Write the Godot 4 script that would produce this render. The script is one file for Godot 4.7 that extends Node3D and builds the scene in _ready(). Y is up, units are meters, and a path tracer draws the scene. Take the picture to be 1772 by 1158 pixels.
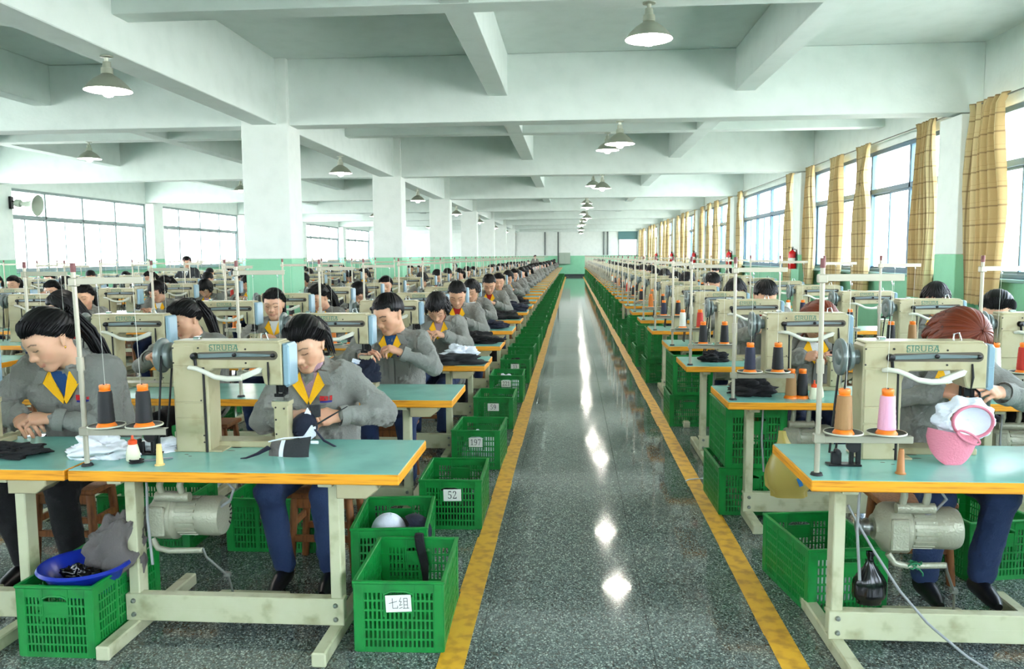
extends Node3D
# A long sewing hall: rows of tables with post-bed machines either side of an aisle.
# x to the right, y up, the hall runs towards -z; the camera stands over the aisle at x = 0.

const EYE := 1.6
const HALL_END := -62.3
const HALL_START := 3.6
const WALL_R := 5.25
const WALL_L := -13.8
const BAY := 7.3
const COL_Z := -10.92
const BEAM_Y := 3.39
const SUB_Y := 3.72
const CEIL_Y := 4.27
const DADO := 1.58
const TABLE_W := 1.355
const TABLE_H := 0.75

var rng := RandomNumberGenerator.new()
var counts := {}
var M := {}


func _ready() -> void:
	rng.seed = 7
	set_camera()
	set_light()
	make_materials()
	build_hall()
	build_windows()
	build_lamps()
	build_stations()
	build_people()
	build_crates()
	build_props()


func set_camera() -> void:
	var cam := Camera3D.new()
	cam.name = "camera"
	add_child(cam)
	cam.fov = rad_to_deg(2.0 * atan(579.0 / 1400.0))
	cam.near = 0.05
	cam.far = 300.0
	var yaw := 0.0742
	var pitch := 0.0969
	var roll := 0.007
	var f := Vector3(-sin(yaw) * cos(pitch), -sin(pitch), -cos(yaw) * cos(pitch))
	var r := f.cross(Vector3.UP).normalized()
	var u := r.cross(f)
	var r2 := r * cos(roll) - u * sin(roll)
	var u2 := r * sin(roll) + u * cos(roll)
	cam.transform = Transform3D(Basis(r2, u2, -f), Vector3(0, EYE, 0))
	cam.current = true


func set_light() -> void:
	var env := Environment.new()
	var sky := Sky.new()
	var sm := ProceduralSkyMaterial.new()
	sm.sky_top_color = Color(0.80, 0.90, 1.0)
	sm.sky_horizon_color = Color(0.98, 0.99, 1.0)
	sm.sky_curve = 0.25
	sm.ground_horizon_color = Color(0.95, 0.96, 0.95)
	sm.ground_bottom_color = Color(0.78, 0.80, 0.78)
	sm.ground_curve = 0.15
	sm.sun_angle_max = 1.0
	sky.sky_material = sm
	env.background_mode = Environment.BG_SKY
	env.sky = sky
	env.background_energy_multiplier = 7.0
	env.tonemap_mode = Environment.TONE_MAPPER_LINEAR
	env.tonemap_exposure = 3.2
	env.sdfgi_enabled = true
	env.ssao_enabled = true
	env.ssil_enabled = true
	var we := WorldEnvironment.new()
	we.name = "environment"
	we.environment = env
	add_child(we)


# ---------------------------------------------------------------- mesh building

class MB:
	var v := PackedVector3Array()
	var n := PackedVector3Array()
	var t := PackedVector2Array()
	var c := PackedColorArray()
	var i := PackedInt32Array()
	var tint := Color.WHITE

	func vert(p: Vector3, nn: Vector3, uv := Vector2.ZERO) -> int:
		v.append(p)
		n.append(nn)
		t.append(uv)
		c.append(tint)
		return v.size() - 1

	func tri(a: int, b: int, d: int) -> void:
		var f := (v[b] - v[a]).cross(v[d] - v[a])
		i.append(a)
		if f.dot(n[a] + n[b] + n[d]) > 0.0:
			i.append(d)
			i.append(b)
		else:
			i.append(b)
			i.append(d)

	func quad(a: int, b: int, d: int, e: int) -> void:
		tri(a, b, d)
		tri(a, d, e)

	func face(pts: Array, nn: Vector3, uvs: Array = []) -> void:
		var k := v.size()
		for j in pts.size():
			vert(pts[j], nn, uvs[j] if uvs.size() else Vector2.ZERO)
		for j in range(1, pts.size() - 1):
			tri(k, k + j, k + j + 1)

	func box(at: Vector3, size: Vector3, b := 0.0, turn := Basis.IDENTITY) -> void:
		var h := size * 0.5
		b = minf(b, minf(h.x, minf(h.y, h.z)) * 0.9)
		for k in 3:
			var l := (k + 1) % 3
			var m := (k + 2) % 3
			for s in [-1.0, 1.0]:
				var pts := []
				for q in [[-1.0, -1.0], [1.0, -1.0], [1.0, 1.0], [-1.0, 1.0]]:
					var p := Vector3.ZERO
					p[k] = s * h[k]
					p[l] = q[0] * (h[l] - b)
					p[m] = q[1] * (h[m] - b)
					pts.append(at + turn * p)
				var nn := Vector3.ZERO
				nn[k] = s
				face(pts, turn * nn)
				if b > 0.0:
					for s2 in [-1.0, 1.0]:
						pts = []
						for q in [-1.0, 1.0]:
							var p := Vector3.ZERO
							p[k] = s * h[k]
							p[l] = s2 * (h[l] - b)
							p[m] = q * (h[m] - b)
							pts.append(at + turn * p)
						for q in [1.0, -1.0]:
							var p := Vector3.ZERO
							p[k] = s * (h[k] - b)
							p[l] = s2 * h[l]
							p[m] = q * (h[m] - b)
							pts.append(at + turn * p)
						nn = Vector3.ZERO
						nn[k] = s
						nn[l] = s2
						face(pts, turn * nn.normalized())
		if b > 0.0:
			for sx in [-1.0, 1.0]:
				for sy in [-1.0, 1.0]:
					for sz in [-1.0, 1.0]:
						var e := Vector3(sx, sy, sz)
						var w := h - Vector3(b, b, b)
						face([at + turn * (e * Vector3(h.x, w.y, w.z)), at + turn * (e * Vector3(w.x, h.y, w.z)), at + turn * (e * Vector3(w.x, w.y, h.z))], turn * e.normalized())

	# radii: one number, or one per point; flat: how the ring is squeezed along its two axes
	func tube(pts: Array, radii: Variant, sides := 8, caps := true, flat := Vector2.ONE, up := Vector3.ZERO) -> void:
		var k := v.size()
		var count := pts.size()
		var axis: Vector3 = (pts[1] - pts[0]).normalized()
		var side := up if up != Vector3.ZERO else (Vector3.UP if absf(axis.y) < 0.9 else Vector3.RIGHT)
		var length := 0.0
		for j in count:
			var a: Vector3 = pts[maxi(j - 1, 0)]
			var b: Vector3 = pts[mini(j + 1, count - 1)]
			axis = (b - a).normalized()
			side = (side - axis * axis.dot(side)).normalized()
			var other := axis.cross(side)
			var r: float = radii if radii is float else radii[j]
			if j:
				length += (pts[j] as Vector3).distance_to(pts[j - 1])
			for s in sides + 1:
				var ang := TAU * s / sides
				var d := side * cos(ang) * flat.x + other * sin(ang) * flat.y
				var nn := (side * cos(ang) / flat.x + other * sin(ang) / flat.y).normalized()
				vert(pts[j] + d * r, nn, Vector2(float(s) / sides, length))
		for j in count - 1:
			for s in sides:
				var p := k + j * (sides + 1) + s
				quad(p, p + 1, p + sides + 2, p + sides + 1)
		if caps:
			for e in 2:
				var j := 0 if e == 0 else count - 1
				var nn: Vector3 = (pts[0] - pts[1]).normalized() if e == 0 else (pts[count - 1] - pts[count - 2]).normalized()
				var ring := []
				for s in sides:
					ring.append(v[k + j * (sides + 1) + s])
				face(ring, nn)

	# profile: points (radius, height); sharp corners stay sharp
	func lathe(profile: Array, segs: int, xf := Transform3D.IDENTITY) -> void:
		for j in profile.size() - 1:
			var a: Vector2 = profile[j]
			var b: Vector2 = profile[j + 1]
			if a.distance_to(b) < 1e-6:
				continue
			var d := (b - a).normalized()
			var own := Vector2(d.y, -d.x)
			var na := own
			var nb := own
			if j > 0:
				var p := (a - profile[j - 1] as Vector2).normalized()
				var q := Vector2(p.y, -p.x)
				if q.dot(own) > 0.7:
					na = (q + own).normalized()
			if j < profile.size() - 2:
				var p := ((profile[j + 2] as Vector2) - b).normalized()
				var q := Vector2(p.y, -p.x)
				if q.dot(own) > 0.7:
					nb = (q + own).normalized()
			var k := v.size()
			for s in segs + 1:
				var ang := TAU * s / segs
				var cs := cos(ang)
				var sn := sin(ang)
				vert(xf * Vector3(a.x * cs, a.y, a.x * sn), xf.basis * Vector3(na.x * cs, na.y, na.x * sn), Vector2(float(s) / segs, a.y))
				vert(xf * Vector3(b.x * cs, b.y, b.x * sn), xf.basis * Vector3(nb.x * cs, nb.y, nb.x * sn), Vector2(float(s) / segs, b.y))
			for s in segs:
				var p := k + s * 2
				if a.x > 1e-6:
					tri(p, p + 1, p + 2)
				if b.x > 1e-6:
					tri(p + 2, p + 1, p + 3)

	# an outline in the xy plane drawn out from z0 to z1, its edges chamfered by b
	func prism(poly: PackedVector2Array, z0: float, z1: float, xf := Transform3D.IDENTITY, b := 0.0) -> void:
		var area := 0.0
		var count := poly.size()
		for j in count:
			area += poly[j].cross(poly[(j + 1) % count])
		if area < 0.0:
			poly.reverse()
		var inner := PackedVector2Array()
		for j in count:
			var e0 := (poly[j] - poly[(j + count - 1) % count]).normalized()
			var e1 := (poly[(j + 1) % count] - poly[j]).normalized()
			var n0 := Vector2(e0.y, -e0.x)
			var n1 := Vector2(e1.y, -e1.x)
			var m := (n0 + n1).normalized()
			inner.append(poly[j] - m * (b / maxf(0.4, m.dot(n0))))
		var ids := Geometry2D.triangulate_polygon(inner)
		for e in 2:
			var z := z0 if e == 0 else z1
			var nn := xf.basis * Vector3(0, 0, -1 if e == 0 else 1)
			var k := v.size()
			for p in inner:
				vert(xf * Vector3(p.x, p.y, z), nn, p)
			for j in range(0, ids.size(), 3):
				tri(k + ids[j], k + ids[j + 1], k + ids[j + 2])
		for j in count:
			var q := (j + 1) % count
			var e1 := (poly[q] - poly[j]).normalized()
			var n1 := Vector2(e1.y, -e1.x)
			var ep := (poly[j] - poly[(j + count - 1) % count]).normalized()
			var en := (poly[(q + 1) % count] - poly[q]).normalized()
			var np := Vector2(ep.y, -ep.x)
			var nx := Vector2(en.y, -en.x)
			var ns := (n1 + np).normalized() if n1.dot(np) > 0.75 else n1
			var nq := (n1 + nx).normalized() if n1.dot(nx) > 0.75 else n1
			var rings := [[poly, z0 + b, 0.0], [poly, z1 - b, 0.0]]
			var k := v.size()
			for g in rings:
				vert(xf * Vector3(g[0][j].x, g[0][j].y, g[1]), xf.basis * Vector3(ns.x, ns.y, 0))
				vert(xf * Vector3(g[0][q].x, g[0][q].y, g[1]), xf.basis * Vector3(nq.x, nq.y, 0))
			quad(k, k + 1, k + 3, k + 2)
			if b > 0.0:
				for e in 2:
					var zi := z0 if e == 0 else z1
					var zo := z0 + b if e == 0 else z1 - b
					var dz := -0.7 if e == 0 else 0.7
					face([xf * Vector3(poly[j].x, poly[j].y, zo), xf * Vector3(poly[q].x, poly[q].y, zo), xf * Vector3(inner[q].x, inner[q].y, zi), xf * Vector3(inner[j].x, inner[j].y, zi)], xf.basis * Vector3(n1.x * 0.7, n1.y * 0.7, dz))

	# a sheet of rows x columns of points with smooth normals; both sides count
	func sheet(p: PackedVector3Array, cols: int, uv := PackedVector2Array(), flip := false) -> void:
		var rows := p.size() / cols
		var k := v.size()
		for r in rows:
			for q in cols:
				var dx := p[r * cols + mini(q + 1, cols - 1)] - p[r * cols + maxi(q - 1, 0)]
				var dy := p[mini(r + 1, rows - 1) * cols + q] - p[maxi(r - 1, 0) * cols + q]
				var nn := dx.cross(dy)
				nn = nn.normalized() if nn.length_squared() > 1e-16 else Vector3.UP
				vert(p[r * cols + q], -nn if flip else nn, uv[r * cols + q] if uv.size() else Vector2(q, r))
		for r in rows - 1:
			for q in cols - 1:
				var a := k + r * cols + q
				quad(a, a + 1, a + cols + 1, a + cols)

	func ball(at: Vector3, r: Vector3, seg := 12, turn := Basis.IDENTITY) -> void:
		var k := v.size()
		var rows := seg / 2
		for a in rows + 1:
			var th := PI * a / rows
			for b in seg + 1:
				var ph := TAU * b / seg
				var d := Vector3(sin(th) * cos(ph), cos(th), sin(th) * sin(ph))
				vert(at + turn * (d * r), (turn * (d / r)).normalized(), Vector2(float(b) / seg, float(a) / rows))
		for a in rows:
			for b in seg:
				var p := k + a * (seg + 1) + b
				quad(p, p + 1, p + seg + 2, p + seg + 1)

	func add(o: MB, xf := Transform3D.IDENTITY) -> void:
		var k := v.size()
		var mirrored := xf.basis.determinant() < 0.0
		v.append_array(xf * o.v)
		var turned := o.n.duplicate()
		var nb := xf.basis.inverse().transposed()
		for j in turned.size():
			turned[j] = (nb * turned[j]).normalized()
		n.append_array(turned)
		t.append_array(o.t)
		c.append_array(o.c)
		var ids := o.i.duplicate()
		for j in range(0, ids.size(), 3):
			ids[j] += k
			var p := ids[j + 1] + k
			var q := ids[j + 2] + k
			ids[j + 1] = q if mirrored else p
			ids[j + 2] = p if mirrored else q
		i.append_array(ids)

	func mesh(m: Material) -> ArrayMesh:
		var out := ArrayMesh.new()
		put_on(out, m)
		return out

	func put_on(out: ArrayMesh, m: Material) -> void:
		if v.is_empty():
			return
		var a := []
		a.resize(Mesh.ARRAY_MAX)
		a[Mesh.ARRAY_VERTEX] = v
		a[Mesh.ARRAY_NORMAL] = n
		a[Mesh.ARRAY_TEX_UV] = t
		a[Mesh.ARRAY_COLOR] = c
		a[Mesh.ARRAY_INDEX] = i
		out.add_surface_from_arrays(Mesh.PRIMITIVE_TRIANGLES, a)
		out.surface_set_material(out.get_surface_count() - 1, m)


# ---------------------------------------------------------------- nodes

func numbered(called: String) -> String:
	var k: int = counts.get(called, 0)
	counts[called] = k + 1
	return called if k == 0 else "%s_%03d" % [called, k]


func tag(o: Node3D, label: String, category: String, group := "") -> Node3D:
	o.set_meta("label", label)
	o.set_meta("category", category)
	if group:
		o.set_meta("group", group)
	elif o.has_meta("group"):
		o.remove_meta("group")
	return o


func thing(called: String, label: String, category: String, at := Vector3.ZERO, turn := 0.0, group := "") -> Node3D:
	var o := Node3D.new()
	o.name = numbered(called)
	add_child(o, true)
	o.position = at
	o.rotation.y = turn
	return tag(o, label, category, group)


func part(parent: Node3D, called: String, b: MB, m: Material) -> MeshInstance3D:
	return part_mesh(parent, called, b.mesh(m))


func part_mesh(parent: Node3D, called: String, mesh: Mesh) -> MeshInstance3D:
	var o := MeshInstance3D.new()
	o.mesh = mesh
	o.name = numbered(called) if parent == self else called
	parent.add_child(o, true)
	return o


func struct(called: String, b: MB, m: Material) -> MeshInstance3D:
	var o := MeshInstance3D.new()
	o.mesh = b.mesh(m)
	o.name = called
	add_child(o, true)
	o.set_meta("kind", "structure")
	return o


# a copy of a thing with its parts, under a name of its own
func dup(proto: Node3D, called: String, label: String, at: Vector3, turn := 0.0, group := "") -> Node3D:
	var o: Node3D = proto.duplicate()
	o.name = numbered(called)
	add_child(o, true)
	o.position = at
	o.rotation = Vector3(0, turn, 0)
	var cat: String = proto.get_meta("category")
	return tag(o, label, cat, group)


# the same thing as one mesh, for copies too small to show their parts
func flat_of(proto: Node3D) -> ArrayMesh:
	if proto.has_meta("flat"):
		return proto.get_meta("flat")
	var by := {}
	collect(proto, Transform3D.IDENTITY, by)
	var out := ArrayMesh.new()
	for m in by:
		(by[m] as MB).put_on(out, m)
	proto.set_meta("flat", out)
	return out


func collect(o: Node3D, xf: Transform3D, by: Dictionary) -> void:
	if o is MeshInstance3D:
		var mesh: Mesh = o.mesh
		for s in mesh.get_surface_count():
			var m := mesh.surface_get_material(s)
			var a := mesh.surface_get_arrays(s)
			if not by.has(m):
				by[m] = MB.new()
			var b := MB.new()
			b.v = a[Mesh.ARRAY_VERTEX]
			b.n = a[Mesh.ARRAY_NORMAL]
			b.t = a[Mesh.ARRAY_TEX_UV] if a[Mesh.ARRAY_TEX_UV] != null else PackedVector2Array()
			b.c = a[Mesh.ARRAY_COLOR] if a[Mesh.ARRAY_COLOR] != null else PackedColorArray()
			if b.t.size() != b.v.size():
				b.t.resize(b.v.size())
			if b.c.size() != b.v.size():
				b.c.resize(b.v.size())
				b.c.fill(Color.WHITE)
			b.i = a[Mesh.ARRAY_INDEX] if a[Mesh.ARRAY_INDEX] != null else PackedInt32Array(range(b.v.size()))
			(by[m] as MB).add(b, xf)
	for k in o.get_children():
		if k is Node3D and not k is Light3D:
			collect(k, xf * k.transform, by)


func far_copy(proto: Node3D, called: String, label: String, at: Vector3, turn := 0.0, group := "") -> Node3D:
	var o := MeshInstance3D.new()
	o.mesh = flat_of(proto)
	o.name = numbered(called)
	add_child(o, true)
	o.position = at
	o.rotation.y = turn
	var cat: String = proto.get_meta("category")
	return tag(o, label, cat, group)


func nth(k: int) -> String:
	var w := ["first", "second", "third", "fourth", "fifth", "sixth", "seventh", "eighth", "ninth", "tenth", "eleventh", "twelfth", "thirteenth", "fourteenth", "fifteenth", "sixteenth", "seventeenth", "eighteenth", "nineteenth", "twentieth"]
	if k < 20:
		return w[k]
	var tens: String = ["twenty", "thirty", "forty"][(k + 1) / 10 - 2]
	if (k + 1) % 10 == 0:
		return {"twenty": "twentieth", "thirty": "thirtieth", "forty": "fortieth"}[tens]
	return tens + "-" + w[(k + 1) % 10 - 1]


# ---------------------------------------------------------------- materials

func mat(called: String, col: Color, rough := 0.6, metal := 0.0) -> StandardMaterial3D:
	var m := StandardMaterial3D.new()
	m.resource_name = called
	m.albedo_color = col
	m.roughness = rough
	m.metallic = metal
	M[called] = m
	return m


func noise_map(freq: float, size := 256, octaves := 4, normal := 0.0, kind := FastNoiseLite.TYPE_SIMPLEX_SMOOTH, ramp: Gradient = null) -> NoiseTexture2D:
	var f := FastNoiseLite.new()
	f.seed = 11
	f.noise_type = kind
	f.frequency = freq
	f.fractal_octaves = octaves
	var t := NoiseTexture2D.new()
	t.width = size
	t.height = size
	t.seamless = true
	t.noise = f
	if normal > 0.0:
		t.as_normal_map = true
		t.bump_strength = normal
	if ramp:
		t.color_ramp = ramp
	return t


func ramp(stops: Array) -> Gradient:
	var g := Gradient.new()
	var o := PackedFloat32Array()
	var c := PackedColorArray()
	for s in stops:
		o.append(s[0])
		c.append(s[1])
	g.offsets = o
	g.colors = c
	return g


func triplanar(m: StandardMaterial3D, scale: Vector3, world := false) -> void:
	m.uv1_triplanar = true
	m.uv1_world_triplanar = world
	m.uv1_scale = scale


func make_materials() -> void:
	var m: StandardMaterial3D
	# paint: a slight unevenness in tone and a rolled surface
	var paint := noise_map(0.02, 256, 5, 0.0, FastNoiseLite.TYPE_SIMPLEX_SMOOTH, ramp([[0.0, Color(0.96, 0.965, 0.96)], [0.5, Color(0.99, 0.99, 0.985)], [1.0, Color(1, 1, 1)]]))
	var rolled := noise_map(0.12, 256, 3, 3.0)
	for p in [["white paint", Color(0.87, 0.90, 0.885)], ["green paint", Color(0.52, 0.78, 0.63)], ["ceiling paint", Color(0.84, 0.88, 0.865)]]:
		m = mat(p[0], p[1], 0.62)
		m.albedo_texture = paint
		m.normal_enabled = true
		m.normal_texture = rolled
		m.normal_scale = 0.05
		triplanar(m, Vector3(0.5, 0.5, 0.5), true)
	mat("skirting", Color(0.12, 0.16, 0.17), 0.5)
	# polished terrazzo: chips in a dark ground
	m = mat("terrazzo", Color(1.0, 1.0, 1.0), 0.16)
	m.albedo_texture = terrazzo()
	m.roughness_texture = noise_map(0.03, 256, 4, 0.0, FastNoiseLite.TYPE_SIMPLEX_SMOOTH, ramp([[0.0, Color(0.75, 0.75, 0.75)], [1.0, Color(1, 1, 1)]]))
	m.roughness = 0.065
	triplanar(m, Vector3(1.35, 1.35, 1.35), true)
	mat("grout", Color(0.12, 0.14, 0.14), 0.7)
	m = mat("yellow line paint", Color(0.86, 0.65, 0.10), 0.5)
	m.albedo_texture = noise_map(0.05, 256, 5, 0.0, FastNoiseLite.TYPE_SIMPLEX_SMOOTH, ramp([[0.0, Color(0.74, 0.70, 0.60)], [0.3, Color(0.86, 0.83, 0.75)], [0.55, Color(0.97, 0.95, 0.9)], [1.0, Color(1, 1, 1)]]))
	triplanar(m, Vector3(0.9, 0.9, 0.9), true)
	# windows
	mat("window frame blue", Color(0.30, 0.42, 0.50), 0.4, 0.3)
	mat("window frame grey", Color(0.50, 0.56, 0.56), 0.45, 0.2)
	mat("sill green", Color(0.42, 0.58, 0.55), 0.5)
	m = mat("window glass", Color(0.95, 0.98, 1.0, 0.06), 0.02)
	m.transparency = BaseMaterial3D.TRANSPARENCY_ALPHA
	m = mat("curtain cloth", Color(1, 1, 1), 0.9)
	m.albedo_texture = plaid()
	m.backlight_enabled = true
	m.backlight = Color(0.16, 0.14, 0.10)
	m.cull_mode = BaseMaterial3D.CULL_DISABLED
	mat("curtain rail", Color(0.45, 0.45, 0.42), 0.4, 0.7)
	# tables
	m = mat("table laminate", Color(0.50, 0.74, 0.69), 0.22)
	m.albedo_texture = noise_map(0.012, 256, 5, 0.0, FastNoiseLite.TYPE_SIMPLEX_SMOOTH, ramp([[0.0, Color(0.88, 0.9, 0.9)], [0.6, Color(1, 1, 1)], [1.0, Color(1, 1, 1)]]))
	triplanar(m, Vector3(0.8, 0.8, 0.8), true)
	m = mat("table edge wood", Color(0.92, 0.64, 0.12), 0.45)
	m.albedo_texture = noise_map(0.03, 256, 5, 0.0, FastNoiseLite.TYPE_SIMPLEX_SMOOTH, ramp([[0.0, Color(0.74, 0.64, 0.5)], [0.35, Color(0.94, 0.9, 0.84)], [0.7, Color(1, 0.98, 0.95)], [1.0, Color(1, 1, 1)]]))
	triplanar(m, Vector3(0.5, 9.0, 0.5), true)
	m = mat("table frame enamel", Color(0.75, 0.75, 0.63), 0.42)
	m.albedo_texture = noise_map(0.03, 256, 5, 0.0, FastNoiseLite.TYPE_SIMPLEX_SMOOTH, ramp([[0.0, Color(0.78, 0.76, 0.7)], [0.4, Color(0.97, 0.97, 0.95)], [1.0, Color(1, 1, 1)]]))
	triplanar(m, Vector3(0.9, 0.9, 0.9), true)
	mat("bolt steel", Color(0.55, 0.56, 0.54), 0.35, 0.8)
	# machines
	m = mat("machine enamel", Color(0.68, 0.65, 0.525), 0.33)
	m.albedo_texture = noise_map(0.02, 256, 5, 0.0, FastNoiseLite.TYPE_SIMPLEX_SMOOTH, ramp([[0.0, Color(0.86, 0.84, 0.78)], [0.4, Color(0.98, 0.98, 0.96)], [1.0, Color(1, 1, 1)]]))
	triplanar(m, Vector3(1.4, 1.4, 1.4))
	mat("face plate blue", Color(0.50, 0.61, 0.66), 0.35, 0.2)
	mat("handwheel grey", Color(0.42, 0.46, 0.45), 0.35, 0.3)
	mat("black metal", Color(0.06, 0.06, 0.065), 0.35, 0.4)
	mat("dark seam", Color(0.09, 0.085, 0.075), 0.7)
	mat("recess brown", Color(0.30, 0.27, 0.21), 0.6)
	mat("lever steel", Color(0.45, 0.50, 0.51), 0.32, 0.6)
	mat("chrome", Color(0.78, 0.80, 0.80), 0.18, 0.95)
	mat("white hose", Color(0.80, 0.80, 0.74), 0.5)
	mat("plate green", Color(0.20, 0.42, 0.34), 0.5)
	mat("rubber", Color(0.055, 0.055, 0.06), 0.65)
	m = mat("motor casting", Color(0.62, 0.62, 0.54), 0.42, 0.25)
	m.normal_enabled = true
	m.normal_texture = noise_map(0.15, 128, 3, 4.0)
	m.normal_scale = 0.25
	triplanar(m, Vector3(4, 4, 4))
	# spools and small things
	for p in [["thread black", Color(0.02, 0.022, 0.04)], ["thread tan", Color(0.62, 0.46, 0.28)], ["thread pink", Color(0.90, 0.66, 0.76)], ["thread white", Color(0.86, 0.87, 0.82)], ["thread red", Color(0.74, 0.16, 0.10)], ["thread orange", Color(0.80, 0.45, 0.12)], ["thread navy", Color(0.07, 0.09, 0.20)]]:
		m = mat(p[0], p[1], 0.55)
		m.rim_enabled = true
		m.rim = 0.08
		m.normal_enabled = true
		m.normal_texture = noise_map(0.2, 128, 2, 4.0)
		m.uv1_scale = Vector3(1, 60, 1)
		m.normal_scale = 0.4
	mat("cone plastic", Color(0.93, 0.48, 0.10), 0.4)
	mat("disc black", Color(0.10, 0.10, 0.09), 0.5)
	mat("disc rim", Color(0.80, 0.80, 0.72), 0.4, 0.3)
	mat("pole cap", Color(0.45, 0.24, 0.24), 0.5)
	mat("pole steel", Color(0.66, 0.64, 0.57), 0.35, 0.3)
	# crates
	m = mat("crate plastic", Color(0.035, 0.50, 0.20), 0.38)
	m.albedo_texture = noise_map(0.03, 128, 4, 0.0, FastNoiseLite.TYPE_SIMPLEX_SMOOTH, ramp([[0.0, Color(0.82, 0.82, 0.82)], [0.5, Color(1, 1, 1)], [1.0, Color(1, 1, 1)]]))
	triplanar(m, Vector3(2, 2, 2))
	mat("label paper", Color(0.90, 0.90, 0.87), 0.7)
	mat("ink", Color(0.05, 0.05, 0.06), 0.6)
	# wood
	m = mat("stool wood", Color(0.55, 0.34, 0.17), 0.5)
	m.albedo_texture = noise_map(0.03, 256, 5, 0.0, FastNoiseLite.TYPE_SIMPLEX_SMOOTH, ramp([[0.0, Color(0.6, 0.55, 0.5)], [0.5, Color(0.95, 0.93, 0.9)], [1.0, Color(1, 1, 1)]]))
	triplanar(m, Vector3(6, 1, 6))
	mat("pale wood", Color(0.85, 0.74, 0.46), 0.5)
	mat("brown wood", Color(0.66, 0.42, 0.20), 0.5)
	# people
	m = mat("skin", Color(1, 1, 1), 0.5)
	m.vertex_color_use_as_albedo = true
	m.subsurf_scatter_enabled = true
	m.subsurf_scatter_strength = 0.12
	var weave := noise_map(0.06, 256, 4, 6.0)
	for p in [["jacket grey", Color(0.47, 0.475, 0.45)], ["collar yellow", Color(0.96, 0.72, 0.05)], ["denim", Color(0.11, 0.18, 0.32)], ["dark trousers", Color(0.045, 0.045, 0.055)], ["jumper mauve", Color(0.62, 0.50, 0.54)], ["shirt blue", Color(0.08, 0.25, 0.45)], ["shirt white", Color(0.86, 0.87, 0.86)], ["shirt red", Color(0.62, 0.10, 0.10)], ["cloth black", Color(0.045, 0.048, 0.06)], ["cloth navy", Color(0.05, 0.08, 0.16)], ["cloth white", Color(0.86, 0.88, 0.92)], ["cloth pink", Color(0.82, 0.48, 0.55)], ["cloth charcoal", Color(0.15, 0.16, 0.17)], ["cloth blue", Color(0.16, 0.46, 0.72)], ["cloth red", Color(0.62, 0.07, 0.10)], ["wool grey", Color(0.36, 0.34, 0.33)]]:
		m = mat(p[0], p[1], 0.88)
		m.rim_enabled = true
		m.rim = 0.25 if p[1].get_luminance() > 0.25 else 0.06
		m.rim_tint = 0.5
		m.normal_enabled = true
		m.normal_texture = weave
		m.normal_scale = 0.45
		triplanar(m, Vector3(7, 7, 7))
	for p in [["hair black", Color(0.018, 0.015, 0.016)], ["hair brown", Color(0.40, 0.165, 0.075)]]:
		m = mat(p[0], p[1], 0.46)
		m.metallic_specular = 0.35
		m.vertex_color_use_as_albedo = true
	mat("shoe black", Color(0.03, 0.03, 0.03), 0.4)
	mat("logo red", Color(0.80, 0.10, 0.12), 0.7)
	mat("logo blue", Color(0.14, 0.14, 0.50), 0.7)
	mat("gold", Color(0.85, 0.65, 0.25), 0.25, 0.9)
	mat("button", Color(0.50, 0.50, 0.47), 0.5)
	# plastics
	m = mat("bag black", Color(0.02, 0.02, 0.022), 0.18)
	m = mat("bag white", Color(0.90, 0.91, 0.93), 0.3)
	m.backlight_enabled = true
	m.backlight = Color(0.3, 0.3, 0.3)
	m = mat("bag yellow", Color(0.70, 0.62, 0.32), 0.3)
	m.backlight_enabled = true
	m.backlight = Color(0.25, 0.22, 0.12)
	m = mat("bottle plastic", Color(0.88, 0.87, 0.76), 0.35)
	m.backlight_enabled = true
	m.backlight = Color(0.4, 0.4, 0.35)
	mat("nozzle orange", Color(0.90, 0.30, 0.08), 0.4)
	mat("nozzle green", Color(0.05, 0.55, 0.30), 0.4)
	mat("basin blue", Color(0.06, 0.16, 0.58), 0.3)
	mat("extinguisher red", Color(0.78, 0.05, 0.06), 0.3)
	mat("cable grey", Color(0.55, 0.56, 0.56), 0.5)
	mat("cable green", Color(0.10, 0.45, 0.28), 0.5)
	mat("stool red", Color(0.40, 0.05, 0.05), 0.5)
	mat("cabinet grey", Color(0.60, 0.66, 0.60), 0.5)
	mat("pipe grey", Color(0.34, 0.38, 0.37), 0.5)
	mat("door teal", Color(0.30, 0.46, 0.47), 0.5)
	mat("horn grey", Color(0.62, 0.66, 0.60), 0.45)
	# lamps
	mat("lamp metal", Color(0.60, 0.62, 0.56), 0.35, 0.5)
	mat("lamp white", Color(0.95, 0.95, 0.93), 0.4)
	m = mat("lamp bulb", Color(1, 1, 1), 0.3)
	m.emission_enabled = true
	m.emission = Color(1.0, 0.98, 0.96)
	m.emission_energy_multiplier = 14.0


func terrazzo() -> ImageTexture:
	var s := 640
	var im := Image.create(s, s, false, Image.FORMAT_RGB8)
	var r := RandomNumberGenerator.new()
	r.seed = 3
	im.fill(Color(0.33, 0.37, 0.36))
	var tones := [Color(0.16, 0.19, 0.18), Color(0.24, 0.27, 0.26), Color(0.42, 0.46, 0.44), Color(0.54, 0.58, 0.55), Color(0.66, 0.70, 0.66), Color(0.30, 0.28, 0.25), Color(0.46, 0.50, 0.48)]
	for k in 15000:
		var c: Color = tones[r.randi() % tones.size()]
		var w := r.randi_range(2, 7)
		var h := r.randi_range(2, 7)
		var x := r.randi_range(0, s - 1)
		var y := r.randi_range(0, s - 1)
		im.fill_rect(Rect2i(x, y, w, h), c)
		if w > 4:
			im.fill_rect(Rect2i(x + 1, y - 1, w - 2, h + 2), c)
	return ImageTexture.create_from_image(im)


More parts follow.
